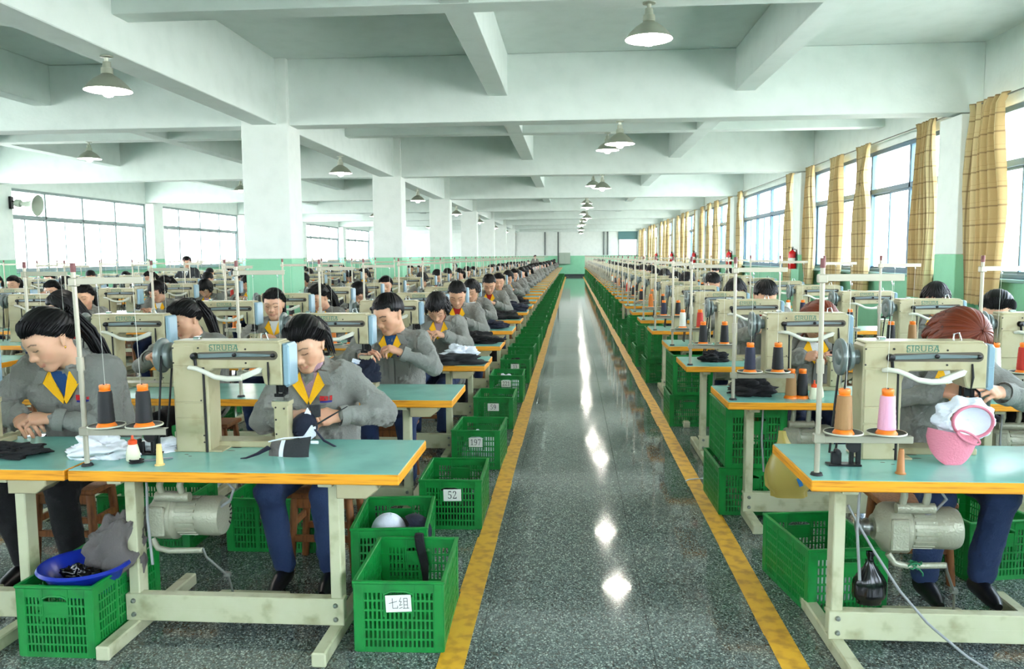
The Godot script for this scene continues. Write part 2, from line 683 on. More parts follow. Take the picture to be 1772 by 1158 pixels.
func plaid() -> ImageTexture:
	var s := 256
	var im := Image.create(s, s, false, Image.FORMAT_RGB8)
	im.fill(Color(0.86, 0.76, 0.50))
	var r := RandomNumberGenerator.new()
	r.seed = 5
	for y in s:
		for x in s:
			var c := Color(0.80, 0.725, 0.545)
			if x % 128 < 52:
				c = c.lerp(Color(0.66, 0.53, 0.32), 0.45)
			if x % 128 > 84 and x % 128 < 90:
				c = c.lerp(Color(0.42, 0.33, 0.22), 0.5)
			if y % 128 > 60 and y % 128 < 72:
				c = c.lerp(Color(0.42, 0.33, 0.22), 0.5)
			if y % 128 > 100 and y % 128 < 104:
				c = c.lerp(Color(0.55, 0.42, 0.26), 0.35)
			c = c * (0.95 + 0.05 * r.randf())
			im.set_pixel(x, y, c)
	return ImageTexture.create_from_image(im)


# ---------------------------------------------------------------- the hall

func col_z(k: int) -> float:
	return COL_Z - BAY * k


func build_hall() -> void:
	var b := MB.new()
	# floor: a bed with terrazzo slabs laid on it, the joints left open
	b.box(Vector3((WALL_L + WALL_R) * 0.5, -0.13, (HALL_END + HALL_START) * 0.5), Vector3(WALL_R - WALL_L + 0.6, 0.24, HALL_START - HALL_END + 0.6))
	var floor_node := struct("floor", b, M["grout"])
	var tile := MB.new()
	tile.box(Vector3(0, -0.005, 0), Vector3(0.708, 0.010, 0.648), 0.0012)
	var tile_mesh := tile.mesh(M["terrazzo"])
	var rest := MB.new()
	var xs := []
	var x := 0.33 + 0.71 * 6 + 0.355
	while x > WALL_L:
		xs.append(x)
		x -= 0.71
	var near := 0
	for k in 102:
		var z := 3.1 - 0.65 * k - 0.015
		for cx in xs:
			if z > -0.6 and absf(cx) > 4.0:
				continue
			if z < -2.0 and z > -24.0 and cx > -1.9 and cx < 2.5 and near < 216:
				var o := part_mesh(floor_node, "floor_tile", tile_mesh)
				o.position = Vector3(cx, rng.randf_range(-0.0004, 0.0004), z)
				near += 1
			else:
				rest.face([Vector3(cx - 0.354, 0, z - 0.324), Vector3(cx + 0.354, 0, z - 0.324), Vector3(cx + 0.354, 0, z + 0.324), Vector3(cx - 0.354, 0, z + 0.324)], Vector3.UP)
	var rest_node := part(floor_node, "floor_tiling", rest, M["terrazzo"])
	rest_node.set_meta("kind", "stuff")
	for side in 2:
		var at: float = [-0.478, 0.862][side]
		b = MB.new()
		var z := 1.5
		while z > -61.0:
			var w0 := 0.055 + rng.randf_range(-0.006, 0.006)
			var w1 := 0.055 + rng.randf_range(-0.006, 0.006)
			var len := rng.randf_range(0.35, 1.1)
			var shift := rng.randf_range(-0.004, 0.004)
			b.box(Vector3(at + shift, 0.0012, z - len * 0.5), Vector3(w0 + w1, 0.002, len))
			z -= len
		part(floor_node, "painted_line", b, M["yellow line paint"])

	# ceiling slab, main beams on the columns, lighter beams between
	b = MB.new()
	b.box(Vector3((WALL_L + WALL_R) * 0.5, CEIL_Y + 0.1, (HALL_END + HALL_START) * 0.5), Vector3(WALL_R - WALL_L + 0.8, 0.2, HALL_START - HALL_END + 0.8))
	var ceiling := struct("ceiling", b, M["ceiling paint"])
	var mid_z := (HALL_END + HALL_START) * 0.5
	var hall_len := HALL_START - HALL_END
	var mid_x := (WALL_L + WALL_R) * 0.5
	var hall_w := WALL_R - WALL_L
	for k in range(-2, 8):
		b = MB.new()
		var z := col_z(k) - 0.255
		b.box(Vector3(mid_x, (BEAM_Y + CEIL_Y) * 0.5, z), Vector3(hall_w, CEIL_Y - BEAM_Y, 0.35), 0.008)
		part(ceiling, "cross_beam", b, M["ceiling paint"])
		if k < 7:
			b = MB.new()
			b.box(Vector3(mid_x, (SUB_Y + CEIL_Y) * 0.5, z - BAY * 0.5 + 0.39), Vector3(hall_w, CEIL_Y - SUB_Y, 0.27), 0.006)
			part(ceiling, "light_beam", b, M["ceiling paint"])
	b = MB.new()
	b.box(Vector3(-4.165, (BEAM_Y + CEIL_Y) * 0.5 + 0.002, mid_z), Vector3(0.34, CEIL_Y - BEAM_Y - 0.004, hall_len), 0.008)
	part(ceiling, "long_beam", b, M["ceiling paint"])
	for x0 in [-0.985, 2.255, -7.35, -10.55]:
		b = MB.new()
		b.box(Vector3(x0, (SUB_Y + CEIL_Y) * 0.5 + 0.002, mid_z), Vector3(0.26, CEIL_Y - SUB_Y - 0.004, hall_len), 0.006)
		part(ceiling, "long_light_beam", b, M["ceiling paint"])

	# columns: white above, green below
	for k in range(-1, 7):
		var z := col_z(k) - 0.25
		b = MB.new()
		b.box(Vector3(-4.165, (DADO + CEIL_Y) * 0.5, z), Vector3(0.65, CEIL_Y - DADO, 0.5), 0.008)
		var c := struct("column", b, M["white paint"])
		b = MB.new()
		b.box(Vector3(-4.165, DADO * 0.5, z), Vector3(0.652, DADO, 0.502), 0.008)
		part(c, "dado_paint", b, M["green paint"])

	# long walls: below the sills, above the heads, piers at each column line
	for side in 2:
		var inner: float = WALL_R if side == 0 else WALL_L
		var out := 1.0 if side == 0 else -1.0
		var cx := inner + out * 0.13
		var name: String = ["right", "left"][side]
		b = MB.new()
		b.box(Vector3(cx, (3.36 + CEIL_Y) * 0.5, mid_z), Vector3(0.26, CEIL_Y - 3.36, hall_len))
		for k in range(-2, 8):
			b.box(Vector3(cx - out * 0.14, (DADO + 3.37) * 0.5, col_z(k) - 0.35), Vector3(0.54, 3.37 - DADO, 0.62), 0.008)
		var w := struct("wall_" + name, b, M["white paint"])
		b = MB.new()
		b.box(Vector3(cx, 0.64, mid_z), Vector3(0.26, 1.28, hall_len))
		for k in range(-2, 8):
			b.box(Vector3(cx - out * 0.14, DADO * 0.5, col_z(k) - 0.35), Vector3(0.542, DADO, 0.622), 0.008)
		part(w, "dado_paint", b, M["green paint"])
		b = MB.new()
		b.box(Vector3(cx - out * 0.1, 0.06, mid_z), Vector3(0.1, 0.12, hall_len))
		struct("baseboard_" + name, b, M["skirting"])

	# end walls
	b = MB.new()
	b.box(Vector3((WALL_L - 0.25 + 3.6) * 0.5, (DADO + CEIL_Y) * 0.5, HALL_END - 0.12), Vector3(3.6 - WALL_L + 0.25, CEIL_Y - DADO, 0.24))
	b.box(Vector3(5.2, (DADO + CEIL_Y) * 0.5, HALL_END - 0.12), Vector3(0.6, CEIL_Y - DADO, 0.24))
	b.box(Vector3(4.25, (2.8 + CEIL_Y) * 0.5, HALL_END - 0.12), Vector3(1.3, CEIL_Y - 2.8, 0.24))
	var back := struct("wall_back", b, M["white paint"])
	b = MB.new()
	b.box(Vector3(mid_x, DADO * 0.5, HALL_END - 0.12), Vector3(hall_w + 0.5, DADO, 0.242))
	part(back, "dado_paint", b, M["green paint"])
	b = MB.new()
	b.box(Vector3(mid_x, 0.09, HALL_END + 0.012), Vector3(hall_w, 0.18, 0.024), 0.004)
	struct("baseboard_back", b, M["skirting"])
	# the near end wall, behind the camera: green below, a band of windows above
	b = MB.new()
	b.box(Vector3(mid_x, (3.36 + CEIL_Y) * 0.5, HALL_START + 0.12), Vector3(hall_w + 0.5, CEIL_Y - 3.36, 0.24))
	for q in [WALL_L + 0.2, -9.0, -4.165, 0.6, WALL_R - 0.2]:
		b.box(Vector3(q, (1.9 + 3.36) * 0.5, HALL_START + 0.12), Vector3(1.3, 1.46, 0.24))
	b.box(Vector3(mid_x, 1.74, HALL_START + 0.12), Vector3(hall_w + 0.5, 0.33, 0.24))
	var front := struct("wall_front", b, M["white paint"])
	b = MB.new()
	b.box(Vector3(mid_x, 0.79, HALL_START + 0.12), Vector3(hall_w + 0.5, 1.58, 0.242))
	part(front, "dado_paint", b, M["green paint"])
	for q in 4:
		var xa: float = [-12.95, -8.35, -3.515, 1.25][q]
		var xb: float = [-9.65, -4.815, -0.05, 4.4][q]
		b = MB.new()
		for e in 5:
			b.box(Vector3(lerpf(xa, xb, e / 4.0), 2.63, HALL_START + 0.1), Vector3(0.06, 1.46, 0.08), 0.006)
		for y in [1.94, 2.7, 3.32]:
			b.box(Vector3((xa + xb) * 0.5, y, HALL_START + 0.1), Vector3(xb - xa, 0.07, 0.08), 0.006)
		var nw := struct("window_%d" % (q + 50), b, M["window frame blue"])
		for e in 4:
			b = MB.new()
			b.box(Vector3(lerpf(xa, xb, (e + 0.5) / 4.0), 2.63, HALL_START + 0.11), Vector3((xb - xa) / 4.0 - 0.04, 1.4, 0.006))
			part(nw, "pane", b, M["window glass"])

	# on the far wall: conduits, a switch cabinet, a door with a blind over it
	for px in [-4.35, -2.05, -1.05, 2.42, 2.72]:
		b = MB.new()
		b.tube([Vector3(px, 1.62 if px != -1.05 else 0.55, HALL_END + 0.06), Vector3(px, 4.2, HALL_END + 0.06)], 0.05, 8)
		struct("trim_%d" % (int(px * 10) + 60), b, M["pipe grey"])
	var cab := thing("switch_cabinet", "grey two-door switch cabinet on the green far wall", "cabinet", Vector3(-0.55, 0.95, HALL_END + 0.14))
	b = MB.new()
	b.box(Vector3(0, 0.43, 0), Vector3(0.86, 0.86, 0.26), 0.015)
	part(cab, "body", b, M["cabinet grey"])
	for s in [-1.0, 1.0]:
		b = MB.new()
		b.box(Vector3(s * 0.21, 0.43, 0.14), Vector3(0.38, 0.78, 0.02), 0.005)
		part(cab, "door", b, M["cabinet grey"])
	b = MB.new()
	for q in [[3.57, 2.19, 0.08, 1.3], [4.93, 2.19, 0.08, 1.3], [4.25, 2.81, 1.44, 0.08], [4.25, 1.6, 1.44, 0.06], [4.25, 2.19, 0.05, 1.2]]:
		b.box(Vector3(q[0], q[1], HALL_END + 0.0), Vector3(q[2], q[3], 0.1), 0.005)
	var fw := struct("window_40", b, M["window frame grey"])
	b = MB.new()
	b.box(Vector3(4.25, 2.19, HALL_END - 0.03), Vector3(1.3, 1.2, 0.006))
	part(fw, "pane", b, M["window glass"])
	b = MB.new()
	b.box(Vector3(4.25, 3.15, HALL_END + 0.08), Vector3(1.5, 0.75, 0.06), 0.01)
	part(fw, "blind", b, M["door teal"])


# ---------------------------------------------------------------- windows and curtains

func build_windows() -> void:
	var n := 1
	for side in 2:
		var inner: float = WALL_R if side == 0 else WALL_L
		var out := 1.0 if side == 0 else -1.0
		var fm: Material = M["window frame blue"] if side == 0 else M["window frame grey"]
		var x := inner + out * 0.07
		for k in range(-2, 7):
			var z0 := col_z(k) - 0.66
			var z1 := col_z(k + 1) - 0.04
			var zc := (z0 + z1) * 0.5
			var wide := z0 - z1
			var lo := 1.28
			var hi := 3.36
			var tr := 2.67
			var b := MB.new()
			b.box(Vector3(x, hi - 0.035, zc), Vector3(0.09, 0.07, wide), 0.006)
			b.box(Vector3(x, lo + 0.03, zc), Vector3(0.09, 0.06, wide), 0.006)
			b.box(Vector3(x, (lo + hi) * 0.5, z0 - 0.03), Vector3(0.09, hi - lo, 0.06), 0.006)
			b.box(Vector3(x, (lo + hi) * 0.5, z1 + 0.03), Vector3(0.09, hi - lo, 0.06), 0.006)
			var w := struct("window_%d" % n, b, fm)
			n += 1
			b = MB.new()
			b.box(Vector3(x, tr, zc), Vector3(0.085, 0.085, wide - 0.1), 0.006)
			part(w, "transom", b, fm)
			b = MB.new()
			b.box(Vector3(inner + out * 0.02, lo - 0.02, zc), Vector3(0.2, 0.04, wide), 0.006)
			part(w, "sill", b, M["sill green"])
			for q in 4:
				var za := z0 - 0.06 - (wide - 0.12) * q / 4.0
				var zb := z0 - 0.06 - (wide - 0.12) * (q + 1) / 4.0
				if q:
					b = MB.new()
					b.box(Vector3(x, (lo + hi) * 0.5, za), Vector3(0.085, hi - lo - 0.1, 0.07), 0.006)
					part(w, "mullion", b, fm)
				b = MB.new()
				b.box(Vector3(x, (tr + hi) * 0.5, (za + zb) * 0.5), Vector3(0.006, hi - tr - 0.1, absf(za - zb) - 0.05))
				part(w, "pane", b, M["window glass"])
				# two sliding sashes below the transom
				for s in 2:
					var sa := lerpf(za, zb, 0.5 * s)
					var sb := lerpf(za, zb, 0.5 * s + 0.5)
					var xs := x + out * (0.018 if s else -0.018)
					b = MB.new()
					for e in [sa - 0.035, sb + 0.02]:
						b.box(Vector3(xs, (lo + tr) * 0.5, e), Vector3(0.03, tr - lo - 0.1, 0.035), 0.004)
					for e in [lo + 0.075, tr - 0.06]:
						b.box(Vector3(xs, e, (sa + sb) * 0.5), Vector3(0.03, 0.035, absf(sa - sb) - 0.02), 0.004)
					var sash := part(w, "sash", b, fm)
					b = MB.new()
					b.box(Vector3(xs, (lo + tr) * 0.5, (sa + sb) * 0.5), Vector3(0.005, tr - lo - 0.14, absf(sa - sb) - 0.04))
					part(sash, "pane", b, M["window glass"])

	# curtains on the right-hand windows, drawn together beside the piers and mullions
	var spots := [[-0.75, 0.60, "by the pier"], [-3.25, 0.66, "at mid window"], [-4.75, 0.66, "at mid window"], [-6.50, 0.52, "by the far pier"]]
	var kinds := []
	for v in 3:
		kinds.append(curtain_mesh(v))
	var words := ["nearest bay", "second bay", "third bay", "fourth bay", "fifth bay", "sixth bay", "seventh bay", "last bay"]
	for k in range(-1, 7):
		for s in 4:
			var zz: float = col_z(k) - 0.66 + spots[s][0]
			if k == -1 and s < 2:
				continue
			if k == 1 and (s == 1 or s == 2):
				continue
			var o := thing("curtain", "yellow plaid curtain gathered %s, %s of the window wall" % [["beside the nearer pier", "left of the middle mullion", "right of the middle mullion", "beside the farther pier"][s], words[k + 1]], "curtain", Vector3(WALL_R - 0.14, 0.95, zz), 0.0, "curtains along the window wall")
			var cl := part_mesh(o, "cloth", kinds[(k + s + 3) % 3])
			var wide: float = spots[s][1] * rng.randf_range(0.85, 1.1)
			if k == -1 and s == 3:
				wide = 1.2
			cl.scale = Vector3(1.0, 1.0 + rng.randf_range(-0.01, 0.01), wide)
		var b := MB.new()
		b.tube([Vector3(WALL_R - 0.12, 3.46, col_z(k) - 0.68), Vector3(WALL_R - 0.12, 3.46, col_z(k + 1) - 0.02)], 0.012, 6)
		struct("trim_%d" % (k + 100), b, M["curtain rail"])

	# fire extinguishers on the piers
	for k in range(1, 6):
		var zz := col_z(k) - 0.35
		var e := thing("fire_extinguisher", "red fire extinguisher hung on the %s pier along the window wall" % ["second", "third", "fourth", "fifth", "sixth"][k - 1], "extinguisher", Vector3(WALL_R - 0.372, 1.27, zz + 0.12), 0.0, "extinguishers on the window wall")
		var b := MB.new()
		b.lathe([Vector2(0, 0), Vector2(0.075, 0), Vector2(0.085, 0.012), Vector2(0.085, 0.33), Vector2(0.075, 0.37), Vector2(0.03, 0.40), Vector2(0.026, 0.42), Vector2(0, 0.42)], 16)
		part(e, "cylinder", b, M["extinguisher red"])
		b = MB.new()
		b.lathe([Vector2(0, 0.42), Vector2(0.02, 0.42), Vector2(0.02, 0.46), Vector2(0, 0.46)], 10)
		b.box(Vector3(-0.03, 0.475, 0), Vector3(0.12, 0.014, 0.02), 0.003)
		part(e, "valve", b, M["black metal"])
		b = MB.new()
		b.tube([Vector3(0.02, 0.44, 0.02), Vector3(0.07, 0.42, 0.06), Vector3(0.05, 0.2, 0.10), Vector3(0.03, 0.1, 0.10)], 0.010, 6)
		part(e, "hose", b, M["rubber"])
		b = MB.new()
		b.lathe([Vector2(0.0856, 0.12), Vector2(0.0864, 0.12), Vector2(0.0864, 0.24), Vector2(0.0856, 0.24)], 16)
		part(e, "label_band", b, M["label paper"])


# one metre wide at full spread; pinched at the heading, free below
func curtain_mesh(kind: int) -> ArrayMesh:
	var r := RandomNumberGenerator.new()
	r.seed = 40 + kind
	var b := MB.new()
	var cols := 73
	var rows := 26
	var p := PackedVector3Array()
	var uv := PackedVector2Array()
	var ph := r.randf() * TAU
	var bulge := r.randf_range(-0.12, 0.12)
	for a in rows:
		var h := float(a) / (rows - 1)
		var y := 2.54 * (1.0 - h)
		var spread := 1.0
		if h < 0.04:
			spread = 1.1
		elif h < 0.10:
			spread = 0.88
		else:
			spread = 0.88 + 0.22 * smoothstep(0.1, 0.6, h)
		if kind == 1:
			spread *= 1.0 - 0.35 * exp(-pow((h - 0.22) / 0.12, 2.0))
		for q in cols:
			var s := float(q) / (cols - 1)
			var folds := 8.0
			var w := s * TAU * folds + ph + sin(s * 9.0 + h * 2.0) * 0.7
			var depth := 0.068 * (0.55 + 0.45 * minf(1.0, h * 5.0)) * (1.0 + 0.3 * sin(s * 17.0 + kind))
			var z := (s - 0.5) * spread + bulge * sin(h * PI) * 0.5 + sin(w * 0.5 + h * 3.0) * 0.012
			p.append(Vector3(depth * sin(w) + 0.012 * sin(h * 7.0 + s * 4.0), y, z))
			uv.append(Vector2(s * 2.2 / 0.6, y / 0.44))
	b.sheet(p, cols, uv)
	return b.mesh(M["curtain cloth"])


# ---------------------------------------------------------------- lamps and loudspeaker

func build_lamps() -> void:
	var shade := MB.new()
	shade.lathe([Vector2(0.045, 0.15), Vector2(0.062, 0.13), Vector2(0.075, 0.125), Vector2(0.12, 0.095), Vector2(0.165, 0.05), Vector2(0.195, 0.012), Vector2(0.203, 0.0), Vector2(0.200, -0.002)], 28)
	var lining := MB.new()
	lining.lathe([Vector2(0.200, -0.002), Vector2(0.190, 0.012), Vector2(0.160, 0.046), Vector2(0.115, 0.088), Vector2(0.06, 0.12), Vector2(0.0, 0.122)], 28)
	var neck := MB.new()
	neck.lathe([Vector2(0, 0.30), Vector2(0.055, 0.30), Vector2(0.055, 0.29), Vector2(0.02, 0.285), Vector2(0.016, 0.255), Vector2(0.034, 0.25), Vector2(0.036, 0.20), Vector2(0.05, 0.195), Vector2(0.052, 0.15), Vector2(0.045, 0.145)], 16)
	var bulb := MB.new()
	bulb.lathe([Vector2(0, -0.06), Vector2(0.035, -0.05), Vector2(0.062, -0.015), Vector2(0.06, 0.03), Vector2(0.03, 0.08), Vector2(0.02, 0.115), Vector2(0, 0.115)], 16)
	var sm := shade.mesh(M["lamp metal"])
	var lm := lining.mesh(M["lamp white"])
	var nm := neck.mesh(M["lamp metal"])
	var bm := bulb.mesh(M["lamp bulb"])
	var spots := []
	for j in 15:
		var main := j % 2 == 1
		var z := -7.1 - 3.65 * j
		var x := [0.65, 0.645, 0.62, 0.68, 0.56, 0.48][j] as float if j < 6 else 0.55 + 0.06 * sin(j * 2.0)
		z = col_z((j - 1) / 2) - 0.255 if main else col_z(j / 2 - 1) - 3.515
		spots.append([Vector3(x, BEAM_Y if main else SUB_Y, z), "metal pendant lamp over the aisle, %s from the near end" % nth(j), "lamps over the aisle"])
	for j in 8:
		spots.append([Vector3(-4.12, BEAM_Y, -7.1 - BAY * j), "metal pendant lamp under the long beam between the columns, %s from the near end" % nth(j), "lamps under the column beam"])
	for j in 8:
		spots.append([Vector3([-8.8, -9.0, -10.1, -8.9, -9.5, -9.0, -9.2, -9.0][j], SUB_Y, col_z(j) - 3.515), "metal pendant lamp in the bay left of the columns, %s from the near end" % nth(j), "lamps in the left bay"])
	for s in spots:
		if s[0].z < HALL_END + 1.0:
			continue
		var o := thing("pendant_lamp", s[1], "lamp", s[0] - Vector3(0, 0.30, 0), 0.0, s[2])
		part_mesh(o, "shade", sm)
		part_mesh(o, "reflector", lm)
		part_mesh(o, "lamp_holder", nm)
		part_mesh(o, "bulb", bm)
		var l := OmniLight3D.new()
		l.name = "lamp_light"
		l.light_color = Color(1.0, 0.97, 0.92)
		l.light_energy = 0.45
		l.light_size = 0.05
		l.omni_range = 40.0
		l.omni_attenuation = 2.0
		l.shadow_enabled = true
		l.position = Vector3(0, 0.01, 0)
		o.add_child(l)

	# horn loudspeaker on the left pier
	var h := thing("horn_loudspeaker", "grey horn loudspeaker bracketed to the left wall pier near the windows", "loudspeaker", Vector3(-13.43, 2.70, -18.80), 0.1)
	var xf := Transform3D(Basis(Vector3(0, 0, 1), -PI / 2 - 0.12), Vector3(0.16, 0.24, 0))
	var b := MB.new()
	b.lathe([Vector2(0.05, 0.0), Vector2(0.06, 0.1), Vector2(0.085, 0.2), Vector2(0.14, 0.3), Vector2(0.25, 0.40), Vector2(0.26, 0.41), Vector2(0.24, 0.405), Vector2(0.12, 0.29), Vector2(0.06, 0.19), Vector2(0.0, 0.1)], 24, xf)
	part(h, "horn", b, M["horn grey"])
	b = MB.new()
	b.lathe([Vector2(0, -0.12), Vector2(0.085, -0.12), Vector2(0.095, -0.1), Vector2(0.095, 0.0), Vector2(0.05, 0.02), Vector2(0, 0.02)], 18, xf)
	part(h, "driver", b, M["horn grey"])
	b = MB.new()
	b.box(Vector3(-0.06, 0.26, 0), Vector3(0.06, 0.3, 0.12), 0.006)
	b.tube([Vector3(-0.06, 0.3, 0), Vector3(0.1, 0.28, 0)], 0.02, 8)
	part(h, "bracket", b, M["black metal"])


# ---------------------------------------------------------------- work stations

# front edge of each row of tables, from the camera back
func row_z(k: int) -> float:
	var near := [-3.052, -4.685, -6.2, -7.57, -9.15]
	return near[k] if k < 5 else -9.15 - 1.497 * (k - 4)


func make_table() -> Node3D:
	var t := thing("sewing_table", "x", "table")
	var b := MB.new()
	b.box(Vector3(0, 0.728, 0), Vector3(TABLE_W, 0.043, 0.598), 0.004)
	part(t, "tabletop", b, M["table edge wood"])
	b = MB.new()
	b.box(Vector3(0, 0.7505, 0), Vector3(TABLE_W - 0.006, 0.003, 0.592), 0.001)
	part(t, "laminate", b, M["table laminate"])
	for q in [[-0.147, -0.115, 0.024, 0.008], [-0.150, -0.055, 0.022, 0.006], [-0.405, -0.06, 0.024, 0.006], [-0.315, 0.02, 0.011, 0.004], [-0.285, 0.05, 0.009, 0.004]]:
		b = MB.new()
		b.lathe([Vector2(0, 0.7526), Vector2(0.8, 0.7526), Vector2(1.0, 0.7518)], 16, Transform3D(Basis.from_scale(Vector3(q[2], 1, q[3])), Vector3(q[0], 0, q[1])))
		part(t, "bolt_slot", b, M["dark seam"])
	for lx in [0.365, -0.515]:
		b = MB.new()
		b.box(Vector3(lx, 0.375, 0.10), Vector3(0.046, 0.66, 0.075), 0.004)
		part(t, "leg", b, M["table frame enamel"])
		b = MB.new()
		b.box(Vector3(lx, 0.694, 0.02), Vector3(0.06, 0.025, 0.46), 0.003)
		part(t, "top_bracket", b, M["table frame enamel"])
		b = MB.new()
		b.box(Vector3(lx, 0.031, 0.01), Vector3(0.055, 0.058, 0.76), 0.006)
		var ft := part(t, "foot", b, M["table frame enamel"])
		b = MB.new()
		b.box(Vector3(lx, 0.03, 0.385), Vector3(0.058, 0.06, 0.02), 0.006)
		part(ft, "end_cap", b, M["table frame enamel"])
	b = MB.new()
	b.box(Vector3(-0.075, 0.115, 0.145), Vector3(0.95, 0.115, 0.012), 0.003)
	b.box(Vector3(-0.075, 0.168, 0.125), Vector3(0.95, 0.010, 0.05), 0.002)
	b.box(Vector3(-0.075, 0.062, 0.125), Vector3(0.95, 0.010, 0.05), 0.002)
	b.box(Vector3(-0.075, 0.112, 0.1512), Vector3(0.62, 0.003, 0.001))
	var rail := part(t, "rail", b, M["table frame enamel"])
	for lx in [0.365, -0.515]:
		for y in [0.085, 0.145]:
			b = MB.new()
			b.lathe([Vector2(0, 0.012), Vector2(0.008, 0.010), Vector2(0.011, 0.0), Vector2(0.011, -0.004)], 10, Transform3D(Basis(Vector3.RIGHT, PI / 2), Vector3(lx, y, 0.151)))
			part(rail, "bolt", b, M["bolt steel"])
	b = MB.new()
	b.prism(PackedVector2Array([Vector2(0.42, 0.706), Vector2(0.42, 0.645), Vector2(0.54, 0.645), Vector2(0.585, 0.68), Vector2(0.585, 0.706)]), 0.16, 0.28, Transform3D.IDENTITY, 0.004)
	part(t, "switch_box", b, M["machine enamel"])
	# clutch motor slung under the top
	var xm := -0.385
	var zm := 0.0
	var ym := 0.475
	var ax := Transform3D(Basis(Vector3(0, 0, 1), -PI / 2), Vector3(xm, ym, zm))
	b = MB.new()
	b.lathe([Vector2(0, -0.115), Vector2(0.05, -0.115), Vector2(0.06, -0.10), Vector2(0.075, -0.09), Vector2(0.098, -0.075), Vector2(0.104, -0.06), Vector2(0.104, -0.02), Vector2(0.100, -0.01), Vector2(0.104, 0.0), Vector2(0.104, 0.012), Vector2(0.085, 0.02), Vector2(0.080, 0.03), Vector2(0.080, 0.115), Vector2(0.085, 0.12), Vector2(0.087, 0.20), Vector2(0.080, 0.218), Vector2(0.03, 0.222), Vector2(0, 0.222)], 28, ax)
	for k in 18:
		var a := TAU * k / 18.0
		b.box(ax * Vector3(0.082 * cos(a), 0.072, 0.082 * sin(a)), Vector3(0.085, 0.006, 0.012), 0.0, Basis(Vector3(1, 0, 0), -a + PI / 2) * Basis(Vector3(1, 0, 0), PI / 2))
	b.box(Vector3(xm - 0.04, ym, zm + 0.097), Vector3(0.07, 0.13, 0.02), 0.005)
	var motor := part(t, "motor", b, M["motor casting"])
	b = MB.new()
	b.lathe([Vector2(0, -0.175), Vector2(0.036, -0.175), Vector2(0.037, -0.168), Vector2(0.028, -0.158), Vector2(0.028, -0.15), Vector2(0.037, -0.14), Vector2(0.037, -0.134), Vector2(0.018, -0.13), Vector2(0.018, -0.11)], 20, ax)
	part(motor, "pulley", b, M["bolt steel"])
	b = MB.new()
	for dz in [-0.045, 0.045]:
		b.tube([Vector3(xm + 0.03 + dz, 0.70, zm + 0.06), Vector3(xm + 0.02 + dz, 0.63, zm + 0.085), Vector3(xm + 0.02 + dz, 0.575, zm + 0.06)], 0.015, 8)
	b.tube([Vector3(xm - 0.05, 0.578, zm + 0.07), Vector3(xm + 0.10, 0.578, zm + 0.07)], 0.022, 10)
	b.box(Vector3(xm + 0.03, 0.70, zm), Vector3(0.2, 0.014, 0.16), 0.003)
	part(motor, "hanger", b, M["motor casting"])
	b = MB.new()
	b.tube([Vector3(xm - 0.075, ym - 0.085, zm + 0.07), Vector3(xm - 0.05, ym - 0.125, zm + 0.075), Vector3(xm, ym - 0.135, zm + 0.075), Vector3(xm + 0.15, ym - 0.13, zm + 0.075)], 0.013, 8)
	part(motor, "clutch_lever", b, M["motor casting"])
	b = MB.new()
	for k in 5:
		var a := PI * 0.75 + k * 0.32
		b.box(ax * Vector3(0.062 * sin(a), 0.222, 0.062 * cos(a)), Vector3(0.003, 0.006, 0.02), 0.0, Basis(Vector3.RIGHT, a))
	part(motor, "vent_slots", b, M["dark seam"])
	b = MB.new()
	b.tube([Vector3(xm + 0.15, ym - 0.12, zm + 0.075), Vector3(xm + 0.16, ym - 0.16, zm + 0.07), Vector3(xm + 0.225, 0.20, zm + 0.0), Vector3(xm + 0.235, 0.11, zm - 0.02)], 0.006, 6)
	b.box(Vector3(xm + 0.222, 0.21, zm + 0.002), Vector3(0.03, 0.022, 0.022), 0.004)
	part(t, "pedal_rod", b, M["bolt steel"])
	b = MB.new()
	b.box(Vector3(xm + 0.30, 0.10, zm - 0.02), Vector3(0.32, 0.014, 0.20), 0.004, Basis(Vector3.RIGHT, -0.2))
	b.tube([Vector3(-0.515, 0.11, zm - 0.02), Vector3(0.365, 0.11, zm - 0.02)], 0.009, 6)
	part(t, "pedal", b, M["table frame enamel"])
	b = MB.new()
	b.tube([Vector3(xm + 0.19, ym + 0.03, zm + 0.02), Vector3(xm + 0.27, 0.56, zm + 0.05), Vector3(xm + 0.30, 0.62, zm + 0.08), Vector3(xm + 0.26, 0.67, zm + 0.10), Vector3(xm + 0.05, 0.695, zm + 0.12), Vector3(-0.44, 0.69, 0.13), Vector3(-0.445, 0.5, 0.13), Vector3(-0.43, 0.3, 0.135)], 0.006, 6)
	part(t, "cable", b, M["cable grey"])
	return t


